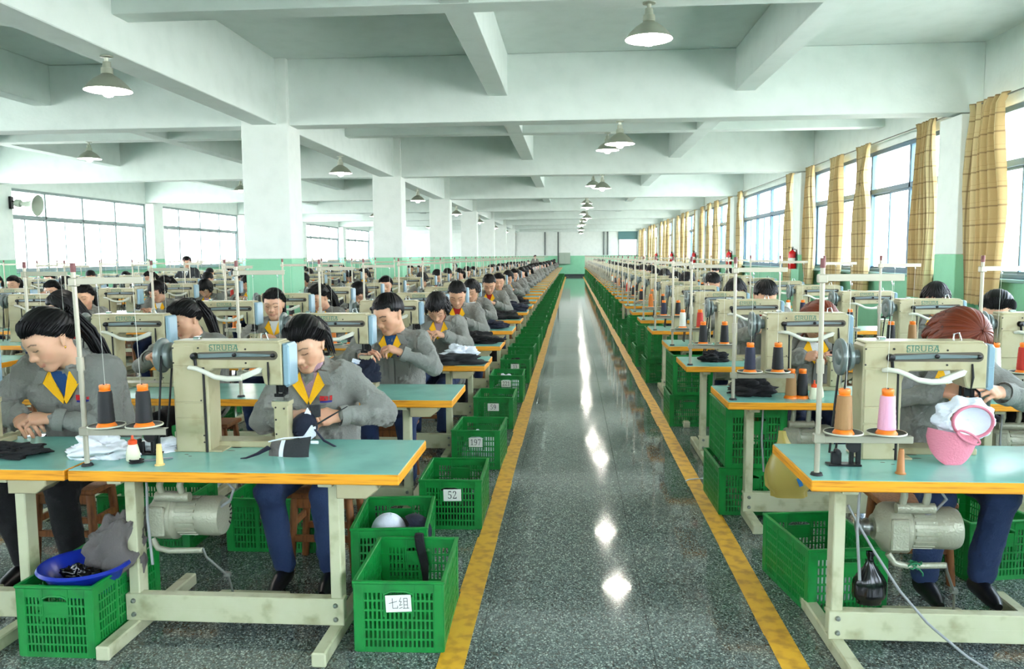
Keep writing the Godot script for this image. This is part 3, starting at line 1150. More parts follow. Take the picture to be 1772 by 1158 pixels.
func make_machine() -> Node3D:
	var t := thing("sewing_machine", "x", "sewing machine")
	var e: Material = M["machine enamel"]
	var b := MB.new()
	b.box(Vector3(0.30, 0.014, -0.085), Vector3(0.42, 0.028, 0.11), 0.004)
	b.box(Vector3(0.10, 0.004, -0.01), Vector3(0.22, 0.008, 0.145), 0.002)
	part(t, "bed_plate", b, e)
	var outline := PackedVector2Array([Vector2(0, 0.0), Vector2(0.155, 0.0), Vector2(0.157, 0.32), Vector2(0.165, 0.352), Vector2(0.185, 0.368), Vector2(0.375, 0.372), Vector2(0.395, 0.36), Vector2(0.408, 0.305), Vector2(0.42, 0.298), Vector2(0.488, 0.298), Vector2(0.488, 0.474), Vector2(0.478, 0.483), Vector2(0.012, 0.483), Vector2(0.0, 0.470)])
	b = MB.new()
	b.prism(outline, -0.062, 0.062, Transform3D.IDENTITY, 0.005)
	b.box(Vector3(0.24, 0.486, 0), Vector3(0.47, 0.010, 0.112), 0.004)
	part(t, "casting", b, e)
	b = MB.new()
	b.box(Vector3(0.072, 0.30, 0.0625), Vector3(0.128, 0.155, 0.006), 0.002)
	b.box(Vector3(0.072, 0.185, 0.0625), Vector3(0.128, 0.065, 0.006), 0.002)
	b.box(Vector3(0.072, 0.075, 0.0625), Vector3(0.128, 0.145, 0.006), 0.002)
	b.box(Vector3(0.05, 0.425, 0.0625), Vector3(0.092, 0.085, 0.006), 0.002)
	part(t, "cover_plate", b, e)
	b = MB.new()
	b.tube([Vector3(0.142, 0.0, 0.0625), Vector3(0.140, 0.20, 0.0625), Vector3(0.138, 0.375, 0.0625)], 0.006, 6)
	part(t, "seam", b, M["dark seam"])
	b = MB.new()
	var slot := PackedVector2Array()
	for k in 8:
		var a := -PI / 2 + PI * k / 7.0
		slot.append(Vector2(0.452 + 0.02 * cos(a), 0.428 + 0.02 * sin(a)))
	for k in 8:
		var a := PI / 2 + PI * k / 7.0
		slot.append(Vector2(0.125 + 0.016 * cos(a), 0.425 + 0.016 * sin(a)))
	b.prism(slot, 0.060, 0.0632)
	part(t, "lever_slot", b, M["recess brown"])
	b = MB.new()
	b.prism(PackedVector2Array([Vector2(0.12, 0.416), Vector2(0.28, 0.421), Vector2(0.46, 0.424), Vector2(0.462, 0.433), Vector2(0.28, 0.441), Vector2(0.12, 0.434)]), 0.064, 0.072, Transform3D.IDENTITY, 0.002)
	part(t, "lever", b, M["lever steel"])
	b = MB.new()
	var flat_on := Basis(Vector3.RIGHT, PI / 2)
	b.lathe([Vector2(0, 0.03), Vector2(0.012, 0.028), Vector2(0.016, 0.018), Vector2(0.016, 0.0)], 14, Transform3D(flat_on, Vector3(0.105, 0.425, 0.06)))
	b.lathe([Vector2(0, 0.022), Vector2(0.008, 0.020), Vector2(0.010, 0.0)], 12, Transform3D(flat_on, Vector3(0.285, 0.431, 0.062)))
	b.lathe([Vector2(0, 0.014), Vector2(0.008, 0.012), Vector2(0.010, 0.0)], 12, Transform3D(flat_on, Vector3(0.452, 0.428, 0.064)))
	b.tube([Vector3(0.108, 0.42, 0.075), Vector3(0.112, 0.385, 0.075)], 0.007, 8)
	part(t, "pivot", b, M["black metal"])
	b = MB.new()
	b.tube([Vector3(0.078, 0.373, 0.066), Vector3(0.09, 0.378, 0.085), Vector3(0.125, 0.374, 0.094), Vector3(0.165, 0.358, 0.096), Vector3(0.205, 0.338, 0.096), Vector3(0.26, 0.330, 0.094), Vector3(0.32, 0.333, 0.09)], [0.009, 0.010, 0.010, 0.0105, 0.011, 0.012, 0.012], 10)
	part(t, "hose", b, M["white hose"])
	b = MB.new()
	b.prism(PackedVector2Array([Vector2(0.31, 0.318), Vector2(0.395, 0.352), Vector2(0.405, 0.372), Vector2(0.39, 0.378), Vector2(0.305, 0.343)]), 0.055, 0.078, Transform3D.IDENTITY, 0.003)
	part(t, "hose_guard", b, M["white hose"])
	b = MB.new()
	b.prism(PackedVector2Array([Vector2(0.490, 0.30), Vector2(0.505, 0.288), Vector2(0.520, 0.30), Vector2(0.520, 0.465), Vector2(0.510, 0.478), Vector2(0.490, 0.478)]), -0.055, 0.058, Transform3D.IDENTITY, 0.006)
	b.box(Vector3(0.505, 0.385, 0.0585), Vector3(0.022, 0.003, 0.004))
	part(t, "face_plate", b, M["face plate blue"])
	b = MB.new()
	b.tube([Vector3(0.455, 0.315, 0), Vector3(0.455, 0.235, 0)], 0.0075, 8)
	b.tube([Vector3(0.430, 0.305, 0.015), Vector3(0.430, 0.235, 0.012)], 0.006, 8)
	b.box(Vector3(0.455, 0.27, 0.012), Vector3(0.03, 0.035, 0.03), 0.003)
	b.box(Vector3(0.437, 0.238, 0.006), Vector3(0.045, 0.016, 0.02), 0.003)
	b.box(Vector3(0.475, 0.268, 0.02), Vector3(0.014, 0.05, 0.02), 0.003)
	b.tube([Vector3(0.455, 0.238, 0), Vector3(0.455, 0.214, 0)], 0.0012, 5)
	b.tube([Vector3(0.475, 0.29, 0.02), Vector3(0.49, 0.272, 0.05), Vector3(0.492, 0.25, 0.055)], 0.005, 6)
	part(t, "needle_bar", b, M["black metal"])
	b = MB.new()
	b.tube([Vector3(0.428, 0.40, 0.065), Vector3(0.431, 0.345, 0.069), Vector3(0.428, 0.30, 0.064)], [0.004, 0.006, 0.003], 6)
	part(t, "take_up_lever", b, M["dark seam"])
	b = MB.new()
	b.prism(PackedVector2Array([Vector2(0.415, 0.028), Vector2(0.478, 0.028), Vector2(0.478, 0.19), Vector2(0.484, 0.195), Vector2(0.484, 0.212), Vector2(0.405, 0.212), Vector2(0.405, 0.19), Vector2(0.415, 0.18)]), -0.032, 0.036, Transform3D.IDENTITY, 0.003)
	var post := part(t, "post", b, e)
	b = MB.new()
	b.box(Vector3(0.445, 0.2135, 0.0), Vector3(0.076, 0.004, 0.062), 0.001)
	part(post, "needle_plate", b, M["chrome"])
	for q in [Vector2(0.424, 0.185), Vector2(0.462, 0.18), Vector2(0.424, 0.13), Vector2(0.424, 0.065)]:
		b = MB.new()
		b.lathe([Vector2(0, 0.0022), Vector2(0.004, 0.0018), Vector2(0.0045, 0.0)], 8, Transform3D(flat_on, Vector3(q.x, q.y, 0.036)))
		part(post, "screw", b, M["dark seam"])
	b = MB.new()
	var wx := Transform3D(Basis(Vector3(0, 0, 1), PI / 2), Vector3(-0.025, 0.42, 0.0))
	b.lathe([Vector2(0.03, -0.03), Vector2(0.03, 0.0), Vector2(0.052, 0.002), Vector2(0.058, 0.008), Vector2(0.058, 0.020), Vector2(0.050, 0.026), Vector2(0.050, 0.032), Vector2(0.070, 0.036), Vector2(0.077, 0.042), Vector2(0.078, 0.050), Vector2(0.074, 0.057), Vector2(0.060, 0.058), Vector2(0.035, 0.054), Vector2(0.030, 0.060), Vector2(0.018, 0.062), Vector2(0, 0.062)], 32, wx)
	part(t, "handwheel", b, M["handwheel grey"])
	b = MB.new()
	b.tube([Vector3(-0.053, 0.425, 0.051), Vector3(-0.075, 0.20, 0.045), Vector3(-0.095, 0.005, 0.04)], 0.005, 6)
	b.tube([Vector3(-0.053, 0.425, -0.051), Vector3(-0.075, 0.20, -0.045), Vector3(-0.095, 0.005, -0.03)], 0.005, 6)
	part(t, "drive_belt", b, M["rubber"])
	for q in [Vector2(0.008, 0.46), Vector2(0.008, 0.395), Vector2(0.132, 0.045), Vector2(0.132, 0.075), Vector2(0.125, 0.23), Vector2(0.12, 0.46), Vector2(0.33, 0.455), Vector2(0.33, 0.395)]:
		b = MB.new()
		b.lathe([Vector2(0, 0.005), Vector2(0.0035, 0.0045), Vector2(0.0042, 0.0)], 8, Transform3D(flat_on, Vector3(q.x, q.y, 0.0625)))
		part(t, "screw", b, M["dark seam"])
	b = MB.new()
	b.box(Vector3(0.09, 0.497, 0.0), Vector3(0.03, 0.014, 0.03), 0.003)
	b.tube([Vector3(0.38, 0.49, 0), Vector3(0.38, 0.515, 0), Vector3(0.40, 0.52, 0.0), Vector3(0.41, 0.49, 0)], 0.004, 6)
	part(t, "thread_guide", b, M["chrome"])
	for q in t.get_children():
		if q.name.begins_with("post") or q.name.begins_with("needle_bar"):
			q.position.z = -0.055 if q.name.begins_with("post") else -0.045
	# maker's name in green letters in a green frame
	b = MB.new()
	for q in [[0.232, 0.4745, 0.122, 0.0022], [0.232, 0.4465, 0.122, 0.0022], [0.172, 0.4605, 0.0022, 0.03], [0.292, 0.4605, 0.0022, 0.03]]:
		b.box(Vector3(q[0], q[1], 0.0628), Vector3(q[2], q[3], 0.0012))
	var plate := part(t, "nameplate", b, M["plate green"])
	letters(plate, "SIRUBA", 0.0225, Vector3(0.232, 0.4605, 0.0622), M["plate green"], 1.25)
	return t


func letters(parent: Node3D, text: String, tall: float, at: Vector3, m: Material, stretch := 1.0, font := "Droid Sans", turn := Basis.IDENTITY) -> void:
	var f := SystemFont.new()
	f.font_names = PackedStringArray([font])
	var tm := TextMesh.new()
	tm.text = text
	tm.font = f
	tm.font_size = 32
	tm.pixel_size = tall / 23.0
	tm.depth = 0.0014
	tm.curve_step = 2.0
	tm.material = m
	var o := part_mesh(parent, "lettering", tm)
	o.transform = Transform3D(turn * Basis.from_scale(Vector3(stretch, 1, 1)), at)


func make_stand() -> Node3D:
	var t := thing("thread_stand", "x", "thread stand")
	var b := MB.new()
	b.lathe([Vector2(0, 0.012), Vector2(0.02, 0.01), Vector2(0.024, 0.0), Vector2(0, 0.0)], 14)
	part(t, "base_nut", b, M["rubber"])
	b = MB.new()
	b.tube([Vector3(0, 0.003, 0), Vector3(0.002, 0.42, 0)], 0.0105, 10)
	b.tube([Vector3(0.002, 0.42, 0), Vector3(0.0, 0.80, 0)], 0.0095, 10)
	b.tube([Vector3(0.002, 0.395, 0), Vector3(0.002, 0.45, 0)], 0.015, 10)
	var pole := part(t, "pole", b, M["pole steel"])
	b = MB.new()
	b.tube([Vector3(0.0, 0.795, 0), Vector3(0.0, 0.832, 0)], 0.0105, 10)
	part(pole, "pole_cap", b, M["pole cap"])
	b = MB.new()
	b.box(Vector3(0.0, 0.755, 0), Vector3(0.034, 0.034, 0.034), 0.004)
	b.box(Vector3(0.15, 0.758, 0.010), Vector3(0.29, 0.026, 0.004), 0.001)
	b.box(Vector3(0.15, 0.770, 0.0), Vector3(0.29, 0.003, 0.022), 0.001)
	var bar := part(t, "guide_bar", b, M["pole steel"])
	b = MB.new()
	for q in [0.10, 0.25]:
		b.tube([Vector3(q, 0.745, 0.01), Vector3(q, 0.733, 0.012), Vector3(q + 0.006, 0.728, 0.012), Vector3(q + 0.006, 0.738, 0.012)], 0.002, 5)
	part(bar, "thread_eye", b, M["chrome"])
	for q in [0.10, 0.25]:
		b = MB.new()
		b.tube([Vector3(q, 0.33, 0.0), Vector3(q + 0.002, 0.735, 0.012)], 0.0008, 4, false)
		part(bar, "thread", b, M["thread white"])
	b = MB.new()
	b.box(Vector3(0.003, 0.145, 0), Vector3(0.04, 0.036, 0.036), 0.004)
	b.box(Vector3(0.17, 0.142, 0.012), Vector3(0.36, 0.026, 0.004), 0.001)
	b.box(Vector3(0.17, 0.154, 0.0), Vector3(0.36, 0.003, 0.028), 0.001)
	part(t, "spool_bracket", b, M["pole steel"])
	for q in [0.095, 0.255]:
		b = MB.new()
		b.lathe([Vector2(0, 0.158), Vector2(0.055, 0.160), Vector2(0.070, 0.168), Vector2(0.069, 0.171), Vector2(0.055, 0.164), Vector2(0, 0.162)], 24, Transform3D(Basis.IDENTITY, Vector3(q, 0, 0.0)))
		b.tube([Vector3(q, 0.16, 0), Vector3(q, 0.34, 0)], 0.003, 6)
		var disc := part(t, "spool_disc", b, M["disc black"])
		b = MB.new()
		b.lathe([Vector2(0.069, 0.165), Vector2(0.0725, 0.1655), Vector2(0.0735, 0.169), Vector2(0.0715, 0.172), Vector2(0.069, 0.170)], 24, Transform3D(Basis.IDENTITY, Vector3(q, 0, 0.0)))
		part(disc, "disc_rim", b, M["disc rim"])
	return t


func make_spool(thread: String) -> Node3D:
	var t := thing("thread_spool", "x", "thread spool")
	var b := MB.new()
	b.lathe([Vector2(0, 0), Vector2(0.040, 0), Vector2(0.040, 0.004), Vector2(0.031, 0.018), Vector2(0.028, 0.019), Vector2(0.022, 0.15), Vector2(0.019, 0.152), Vector2(0.021, 0.155), Vector2(0.022, 0.170), Vector2(0.020, 0.174), Vector2(0.010, 0.174), Vector2(0.010, 0.15)], 18)
	part(t, "cone", b, M["cone plastic"])
	b = MB.new()
	var pr := [Vector2(0.028, 0.017)]
	for k in 13:
		var y := 0.020 + 0.010 * k
		pr.append(Vector2(0.0335 - 0.0065 * (k / 12.0) + (0.0004 if k % 2 else -0.0004), y))
	pr.append(Vector2(0.026, 0.147))
	pr.append(Vector2(0.020, 0.149))
	b.lathe(pr, 20)
	part(t, "thread", b, M[thread])
	return t


func make_stool(m: Material) -> Node3D:
	var t := thing("stool", "x", "stool")
	var b := MB.new()
	b.box(Vector3(0, 0.396, 0), Vector3(0.36, 0.028, 0.26), 0.006)
	part(t, "seat", b, m)
	for sx in [-1.0, 1.0]:
		for sz in [-1.0, 1.0]:
			b = MB.new()
			b.tube([Vector3(sx * 0.165, 0.0, sz * 0.115), Vector3(sx * 0.14, 0.384, sz * 0.095)], 0.022, 4, true, Vector2.ONE, Vector3(1, 0, 1))
			part(t, "leg", b, m)
	for sz in [-1.0, 1.0]:
		b = MB.new()
		b.box(Vector3(0, 0.17, sz * 0.107), Vector3(0.30, 0.035, 0.02), 0.003)
		part(t, "rung", b, m)
		b = MB.new()
		b.box(Vector3(0, 0.352, sz * 0.1), Vector3(0.29, 0.05, 0.018), 0.003)
		part(t, "apron", b, m)
	for sx in [-1.0, 1.0]:
		b = MB.new()
		b.box(Vector3(sx * 0.154, 0.24, 0), Vector3(0.02, 0.035, 0.20), 0.003)
		part(t, "rung", b, m)
	return t


# the columns of work stations: left edge of the tables, first row, last row, what to call them
var LINES := [
	{"x": -2.03, "from": 0, "to": 37, "say": "aisle column on the left", "who": "aisle column left"},
	{"x": -3.40, "from": 0, "to": 30, "say": "second column left of the aisle", "who": "second column left"},
	{"x": -6.05, "from": 2, "to": 22, "say": "third column left of the aisle", "who": "third column left"},
	{"x": -7.42, "from": 3, "to": 20, "say": "fourth column left of the aisle", "who": "fourth column left"},
	{"x": -10.1, "from": 5, "to": 19, "say": "fifth column left of the aisle", "who": "fifth column left"},
	{"x": -11.5, "from": 6, "to": 18, "say": "leftmost column by the windows", "who": "leftmost column"},
	{"x": 0.90, "from": 0, "to": 37, "say": "aisle column on the right", "who": "aisle column right"},
	{"x": 2.27, "from": 0, "to": 30, "say": "window column on the right", "who": "window column right"},
]


func place(proto: Node3D, called: String, near: bool, first: Array, label: String, at: Vector3, turn: float, group: String) -> Node3D:
	if near:
		if first[0]:
			first[0] = false
			proto.position = at
			proto.rotation.y = turn
			tag(proto, label, proto.get_meta("category"), group)
			return proto
		return dup(proto, called, label, at, turn, group)
	return far_copy(proto, called, label, at, turn, group)


var spool_of := {}


func build_stations() -> void:
	var table := make_table()
	var machine := make_machine()
	var stand := make_stand()
	var stool := make_stool(M["stool wood"])
	for kind in ["thread black", "thread tan", "thread pink", "thread white", "thread red", "thread orange", "thread navy"]:
		spool_of[kind] = [make_spool(kind), [true]]
	var f := [[true], [true], [true], [true]]
	var r := RandomNumberGenerator.new()
	r.seed = 21
	for li in LINES.size():
		var line: Dictionary = LINES[li]
		var right: bool = line.x > 0.0
		for k in range(line.from, line.to + 1):
			var zf := row_z(k)
			var x: float = line.x
			if k == 1 and li == 0:
				x -= 0.03
			if k == 2 and li == 6:
				x -= 0.03
			var near := k < 6 and li in [0, 1, 6, 7]
			var some := k >= 14
			var rowsay := "%s row" % nth(k)
			var at := Vector3(x + TABLE_W * 0.5, 0, zf - 0.3)
			var grp: String = "%s stations in the far rows" % line.who if some else "%s stations" % line.who
			var say: String = "%s, %s" % [rowsay, line.say]
			var tb := place(table, "sewing_table", near, f[0], "pale green yellow-edged sewing table, " + say, at, 0.0, "tables, " + grp)
			place(machine, "sewing_machine", near, f[1], "cream post-bed sewing machine, " + say, Vector3(x + 0.285 + r.randf_range(-0.01, 0.01), 0.752, zf - 0.385), r.randf_range(-0.03, 0.03) if k else 0.0, "machines, " + grp)
			if li == 6 and near:
				for c in tb.get_children():
					if c.name.begins_with("motor") or c.name.begins_with("pedal_rod"):
						c.position.x = 0.16
			var st := place(stand, "thread_stand", near, f[2], "two-disc thread stand, " + say, Vector3(x + 0.04, 0.752, zf - 0.075), 0.0 if k == 0 else r.randf_range(-0.12, 0.12), "thread stands, " + grp)
			if li == 0 and k == 0:
				st.rotation.z = 0.015
			if k < 18:
				place(stool, "stool", near, f[3], "brown wooden stool, " + say, Vector3(x + 0.76, 0.001, zf - 0.98), 0.0, "stools, " + grp)
			if k < 13:
				var pair := ["thread black", "thread black"]
				if k > 0:
					pair = [["thread black", "thread navy", "thread white", "thread red", "thread orange", "thread black", "thread black"][r.randi() % 7], ["thread black", "thread navy", "thread white", "thread tan", "thread black", "thread black"][r.randi() % 6]]
				if li == 6 and k < 6:
					pair = [["thread tan", "thread pink"], ["thread navy", "thread black"], ["thread black", "thread black"], ["thread white", "thread red"], ["thread navy", "thread black"], ["thread orange", "thread black"]][mini(k, 5)]
				if li == 7 and k == 1:
					pair = ["thread white", "thread red"]
				for s in 2:
					var kind: String = pair[s]
					var sp: Array = spool_of[kind]
					place(sp[0], "thread_spool", near, sp[1], "%s thread cone, %s, %s" % [kind.trim_prefix("thread "), ["pole side", "machine side"][s], say], st.transform * Vector3([0.095, 0.255][s], 0.1625, 0), 0.0, "thread cones, " + grp)
	for kind in spool_of:
		if spool_of[kind][1][0]:
			spool_of[kind][0].queue_free()
			remove_child(spool_of[kind][0])


# ---------------------------------------------------------------- crates

func crate_mesh() -> ArrayMesh:
	var b := MB.new()
	var w := 0.375
	var l := 0.53
	var h := 0.30
	b.box(Vector3(0, 0.008, 0), Vector3(w - 0.03, 0.008, l - 0.03))
	for s in [-1.0, 1.0]:
		# rim and its flange
		b.box(Vector3(0, h - 0.006, s * (l * 0.5 - 0.008)), Vector3(w, 0.012, 0.018), 0.003)
		b.box(Vector3(s * (w * 0.5 - 0.008), h - 0.006, 0), Vector3(0.018, 0.012, l), 0.003)
		# corner posts
		for q in [-1.0, 1.0]:
			b.box(Vector3(s * (w * 0.5 - 0.024), h * 0.5, q * (l * 0.5 - 0.008)), Vector3(0.042, h - 0.01, 0.008), 0.002)
			b.box(Vector3(s * (w * 0.5 - 0.008), h * 0.5, q * (l * 0.5 - 0.024)), Vector3(0.008, h - 0.01, 0.042), 0.002)
		for end in 2:
			var span: float = w if end == 0 else l
			var turn := Basis.IDENTITY if end == 0 else Basis(Vector3.UP, PI / 2)
			var out: float = s * ((l if end == 0 else w) * 0.5 - 0.010)
			var push := turn * Vector3(0, 0, 1) * out
			var wide := span - 0.09
			# bands: top plain band, then rows of slots
			b.box(push + Vector3(0, h - 0.03, 0), Vector3(span - 0.02, 0.04, 0.006), 0.0, turn)
			b.box(push + Vector3(0, 0.012, 0), Vector3(span - 0.02, 0.022, 0.007), 0.0, turn)
			for k in 5:
				b.box(push + Vector3(0, 0.055 + 0.0405 * k, 0), Vector3(span - 0.02, 0.008, 0.007), 0.0, turn)
			var n := int(wide / 0.0175)
			for k in n + 1:
				var at := turn * Vector3(-wide * 0.5 + wide * k / n, 0, 0)
				var high := 0.255
				if end == 0 and absf(-wide * 0.5 + wide * k / n) < 0.055:
					high = 0.17
				b.box(push + at + Vector3(0, high * 0.5, 0), Vector3(0.008, high, 0.005), 0.0, turn)
			if end == 0:
				# solid panel under the hand hole
				b.box(push + Vector3(0, 0.200, 0), Vector3(0.125, 0.066, 0.006), 0.0, turn)
				for q in [-1.0, 1.0]:
					b.box(push + Vector3(q * 0.06, 0.22, 0), Vector3(0.007, 0.14, 0.010), 0.0, turn)
				b.tube([push + Vector3(-0.058, 0.244, 0.002 * s), push + Vector3(-0.03, 0.256, 0.003 * s), push + Vector3(0.03, 0.256, 0.003 * s), push + Vector3(0.058, 0.244, 0.002 * s)], 0.005, 6)
			else:
				for q in [-0.088, 0.088]:
					b.box(push + turn * Vector3(q, 0, 0) + Vector3(0, h * 0.5 - 0.01, 0), Vector3(0.014, h - 0.03, 0.010), 0.0, turn)
	return b.mesh(M["crate plastic"])


var crate_body: ArrayMesh


func crate(label: String, at: Vector3, turn := 0.0, group := "", mark := "", tilt := 0.0) -> Node3D:
	var o := thing("plastic_crate", label, "crate", at, turn, group)
	part_mesh(o, "body", crate_body)
	if mark:
		var b := MB.new()
		b.box(Vector3.ZERO, Vector3(0.104, 0.070, 0.0016))
		var p := part(o, "paper_label", b, M["label paper"])
		p.position = Vector3(0.0 if mark != "52" else 0.012, 0.208, 0.2615)
		p.rotation.z = tilt
		if mark == "zu":
			var ink := MB.new()
			# the two characters, stroke by stroke, in hundredths of the label's height
			for s in [[-27, 1, -4, 6], [-17, 14, -17, -12], [-17, -12, -3, -12], [-3, -12, -3, -6], [8, 15, 3, 5], [3, 5, 9, 5], [9, 5, 3, -5], [3, -5, 11, -3], [2, -13, 11, -10], [16, 13, 16, -12], [16, 13, 26, 13], [26, 13, 26, -12], [16, 5, 26, 5], [16, -4, 26, -4], [13, -13, 30, -13]]:
				var p0 := Vector3(s[0] * 0.0014, s[1] * 0.0016, 0.001)
				var p1 := Vector3(s[2] * 0.0014, s[3] * 0.0016, 0.001)
				var d := p1 - p0
				ink.box((p0 + p1) * 0.5, Vector3(d.length() + 0.001, 0.0021, 0.0006), 0.0, Basis(Vector3(0, 0, 1), atan2(d.y, d.x)))
			part(p, "lettering", ink, M["ink"])
		else:
			letters(p, mark, 0.043, Vector3(0, 0, 0.0006), M["ink"], 0.82, "Droid Serif")
	return o


func build_crates() -> void:
	crate_body = crate_mesh()
	# along the left of the aisle
	var zs := [-3.36, -4.845, -6.19, -7.61, -8.99]
	var marks := ["zu", "52", "197", "59", "221"]
	var says := ["nearest green crate by the left line, its paper label reads two Chinese characters", "green crate left of the aisle whose paper label reads fifty-two", "green crate left of the aisle whose label reads one hundred ninety-seven", "green crate left of the aisle whose label reads fifty-nine", "green crate left of the aisle whose label reads two hundred twenty-one"]
	for k in 5:
		crate(says[k], Vector3([-0.705, -0.715, -0.715, -0.725, -0.72][k], 0, zs[k]), [0.03, 0.02, -0.02, 0.0, 0.01][k], "", marks[k], [0.05, 0.02, 0.0, 0.0, 0.0][k])
	crate("green crate left of the aisle whose label reads thirteen", Vector3(-0.715, 0, -10.35), 0.0, "", "13")
	var z := -11.75
	for k in 34:
		if z < -59.0:
			break
		var o := crate("%s green crate beyond the one labelled thirteen, left of the aisle" % nth(k), Vector3(-0.72 + rng.randf_range(-0.02, 0.02), 0.6 if false else 0.0, z), rng.randf_range(-0.04, 0.04), "far crates left of the aisle" if k > 7 else "", "40" if false else "")
		o.scale = Vector3.ONE
		z -= 1.42
	# filling the gaps farther back, two high on the right
	var zr := -5.2
	for k in 36:
		if zr < -59.0:
			break
		for up in 2:
			if k > 2 and up == 1 and rng.randf() < 0.3:
				continue
			var o := crate("%s green crate of the %s stack right of the aisle" % [["lower", "upper"][up], nth(k)], Vector3(1.09 + rng.randf_range(-0.015, 0.015) + (0.03 if up else 0.0), 0.302 * up, zr + (0.02 if up else 0.0)), rng.randf_range(-0.03, 0.03) if k else 0.02)
			if up and k < 3:
				o.scale.y = 1.25
		zr -= 2.6 if k < 2 else 1.497
	# one more behind the nearest left crate, one askew under the nearest right table
	crate("green crate of cap pieces behind the nearest left crate, under the table end", Vector3(-0.905, 0, -3.99), 0.10)
	crate("open green crate standing askew beneath the nearest right table, beside the yellow line", Vector3(1.185, 0, -3.83), 0.15)
	crate("green crate holding a blue basin and grey cloth, between the nearest left tables", Vector3(-2.065, 0, -3.235), 0.0).scale.x = 0.88
	crate("green crate on the floor behind the nearest left motor", Vector3(-1.62, 0, -4.35), 1.571)
	crate("green crate farther left on the floor behind the nearest left motor", Vector3(-2.35, 0, -4.35), 1.571)
	crate("green crate on the floor beside the right-hand worker's legs", Vector3(2.05, 0, -4.25), 0.2)
	for k in 12:
		var left := k % 2 == 0
		var x := -3.45 if left else 2.33
		crate("green crate standing at the end of the second-column table, %s row back on the %s" % [nth(k / 2 + 1), "left" if left else "right"], Vector3(x - 0.05 + (0.2 if left else 0.0), 0, row_z(k / 2 + 1) - 0.75), 0.05)


# ---------------------------------------------------------------- bodies: a distance field of tapered bones, meshed as surface nets

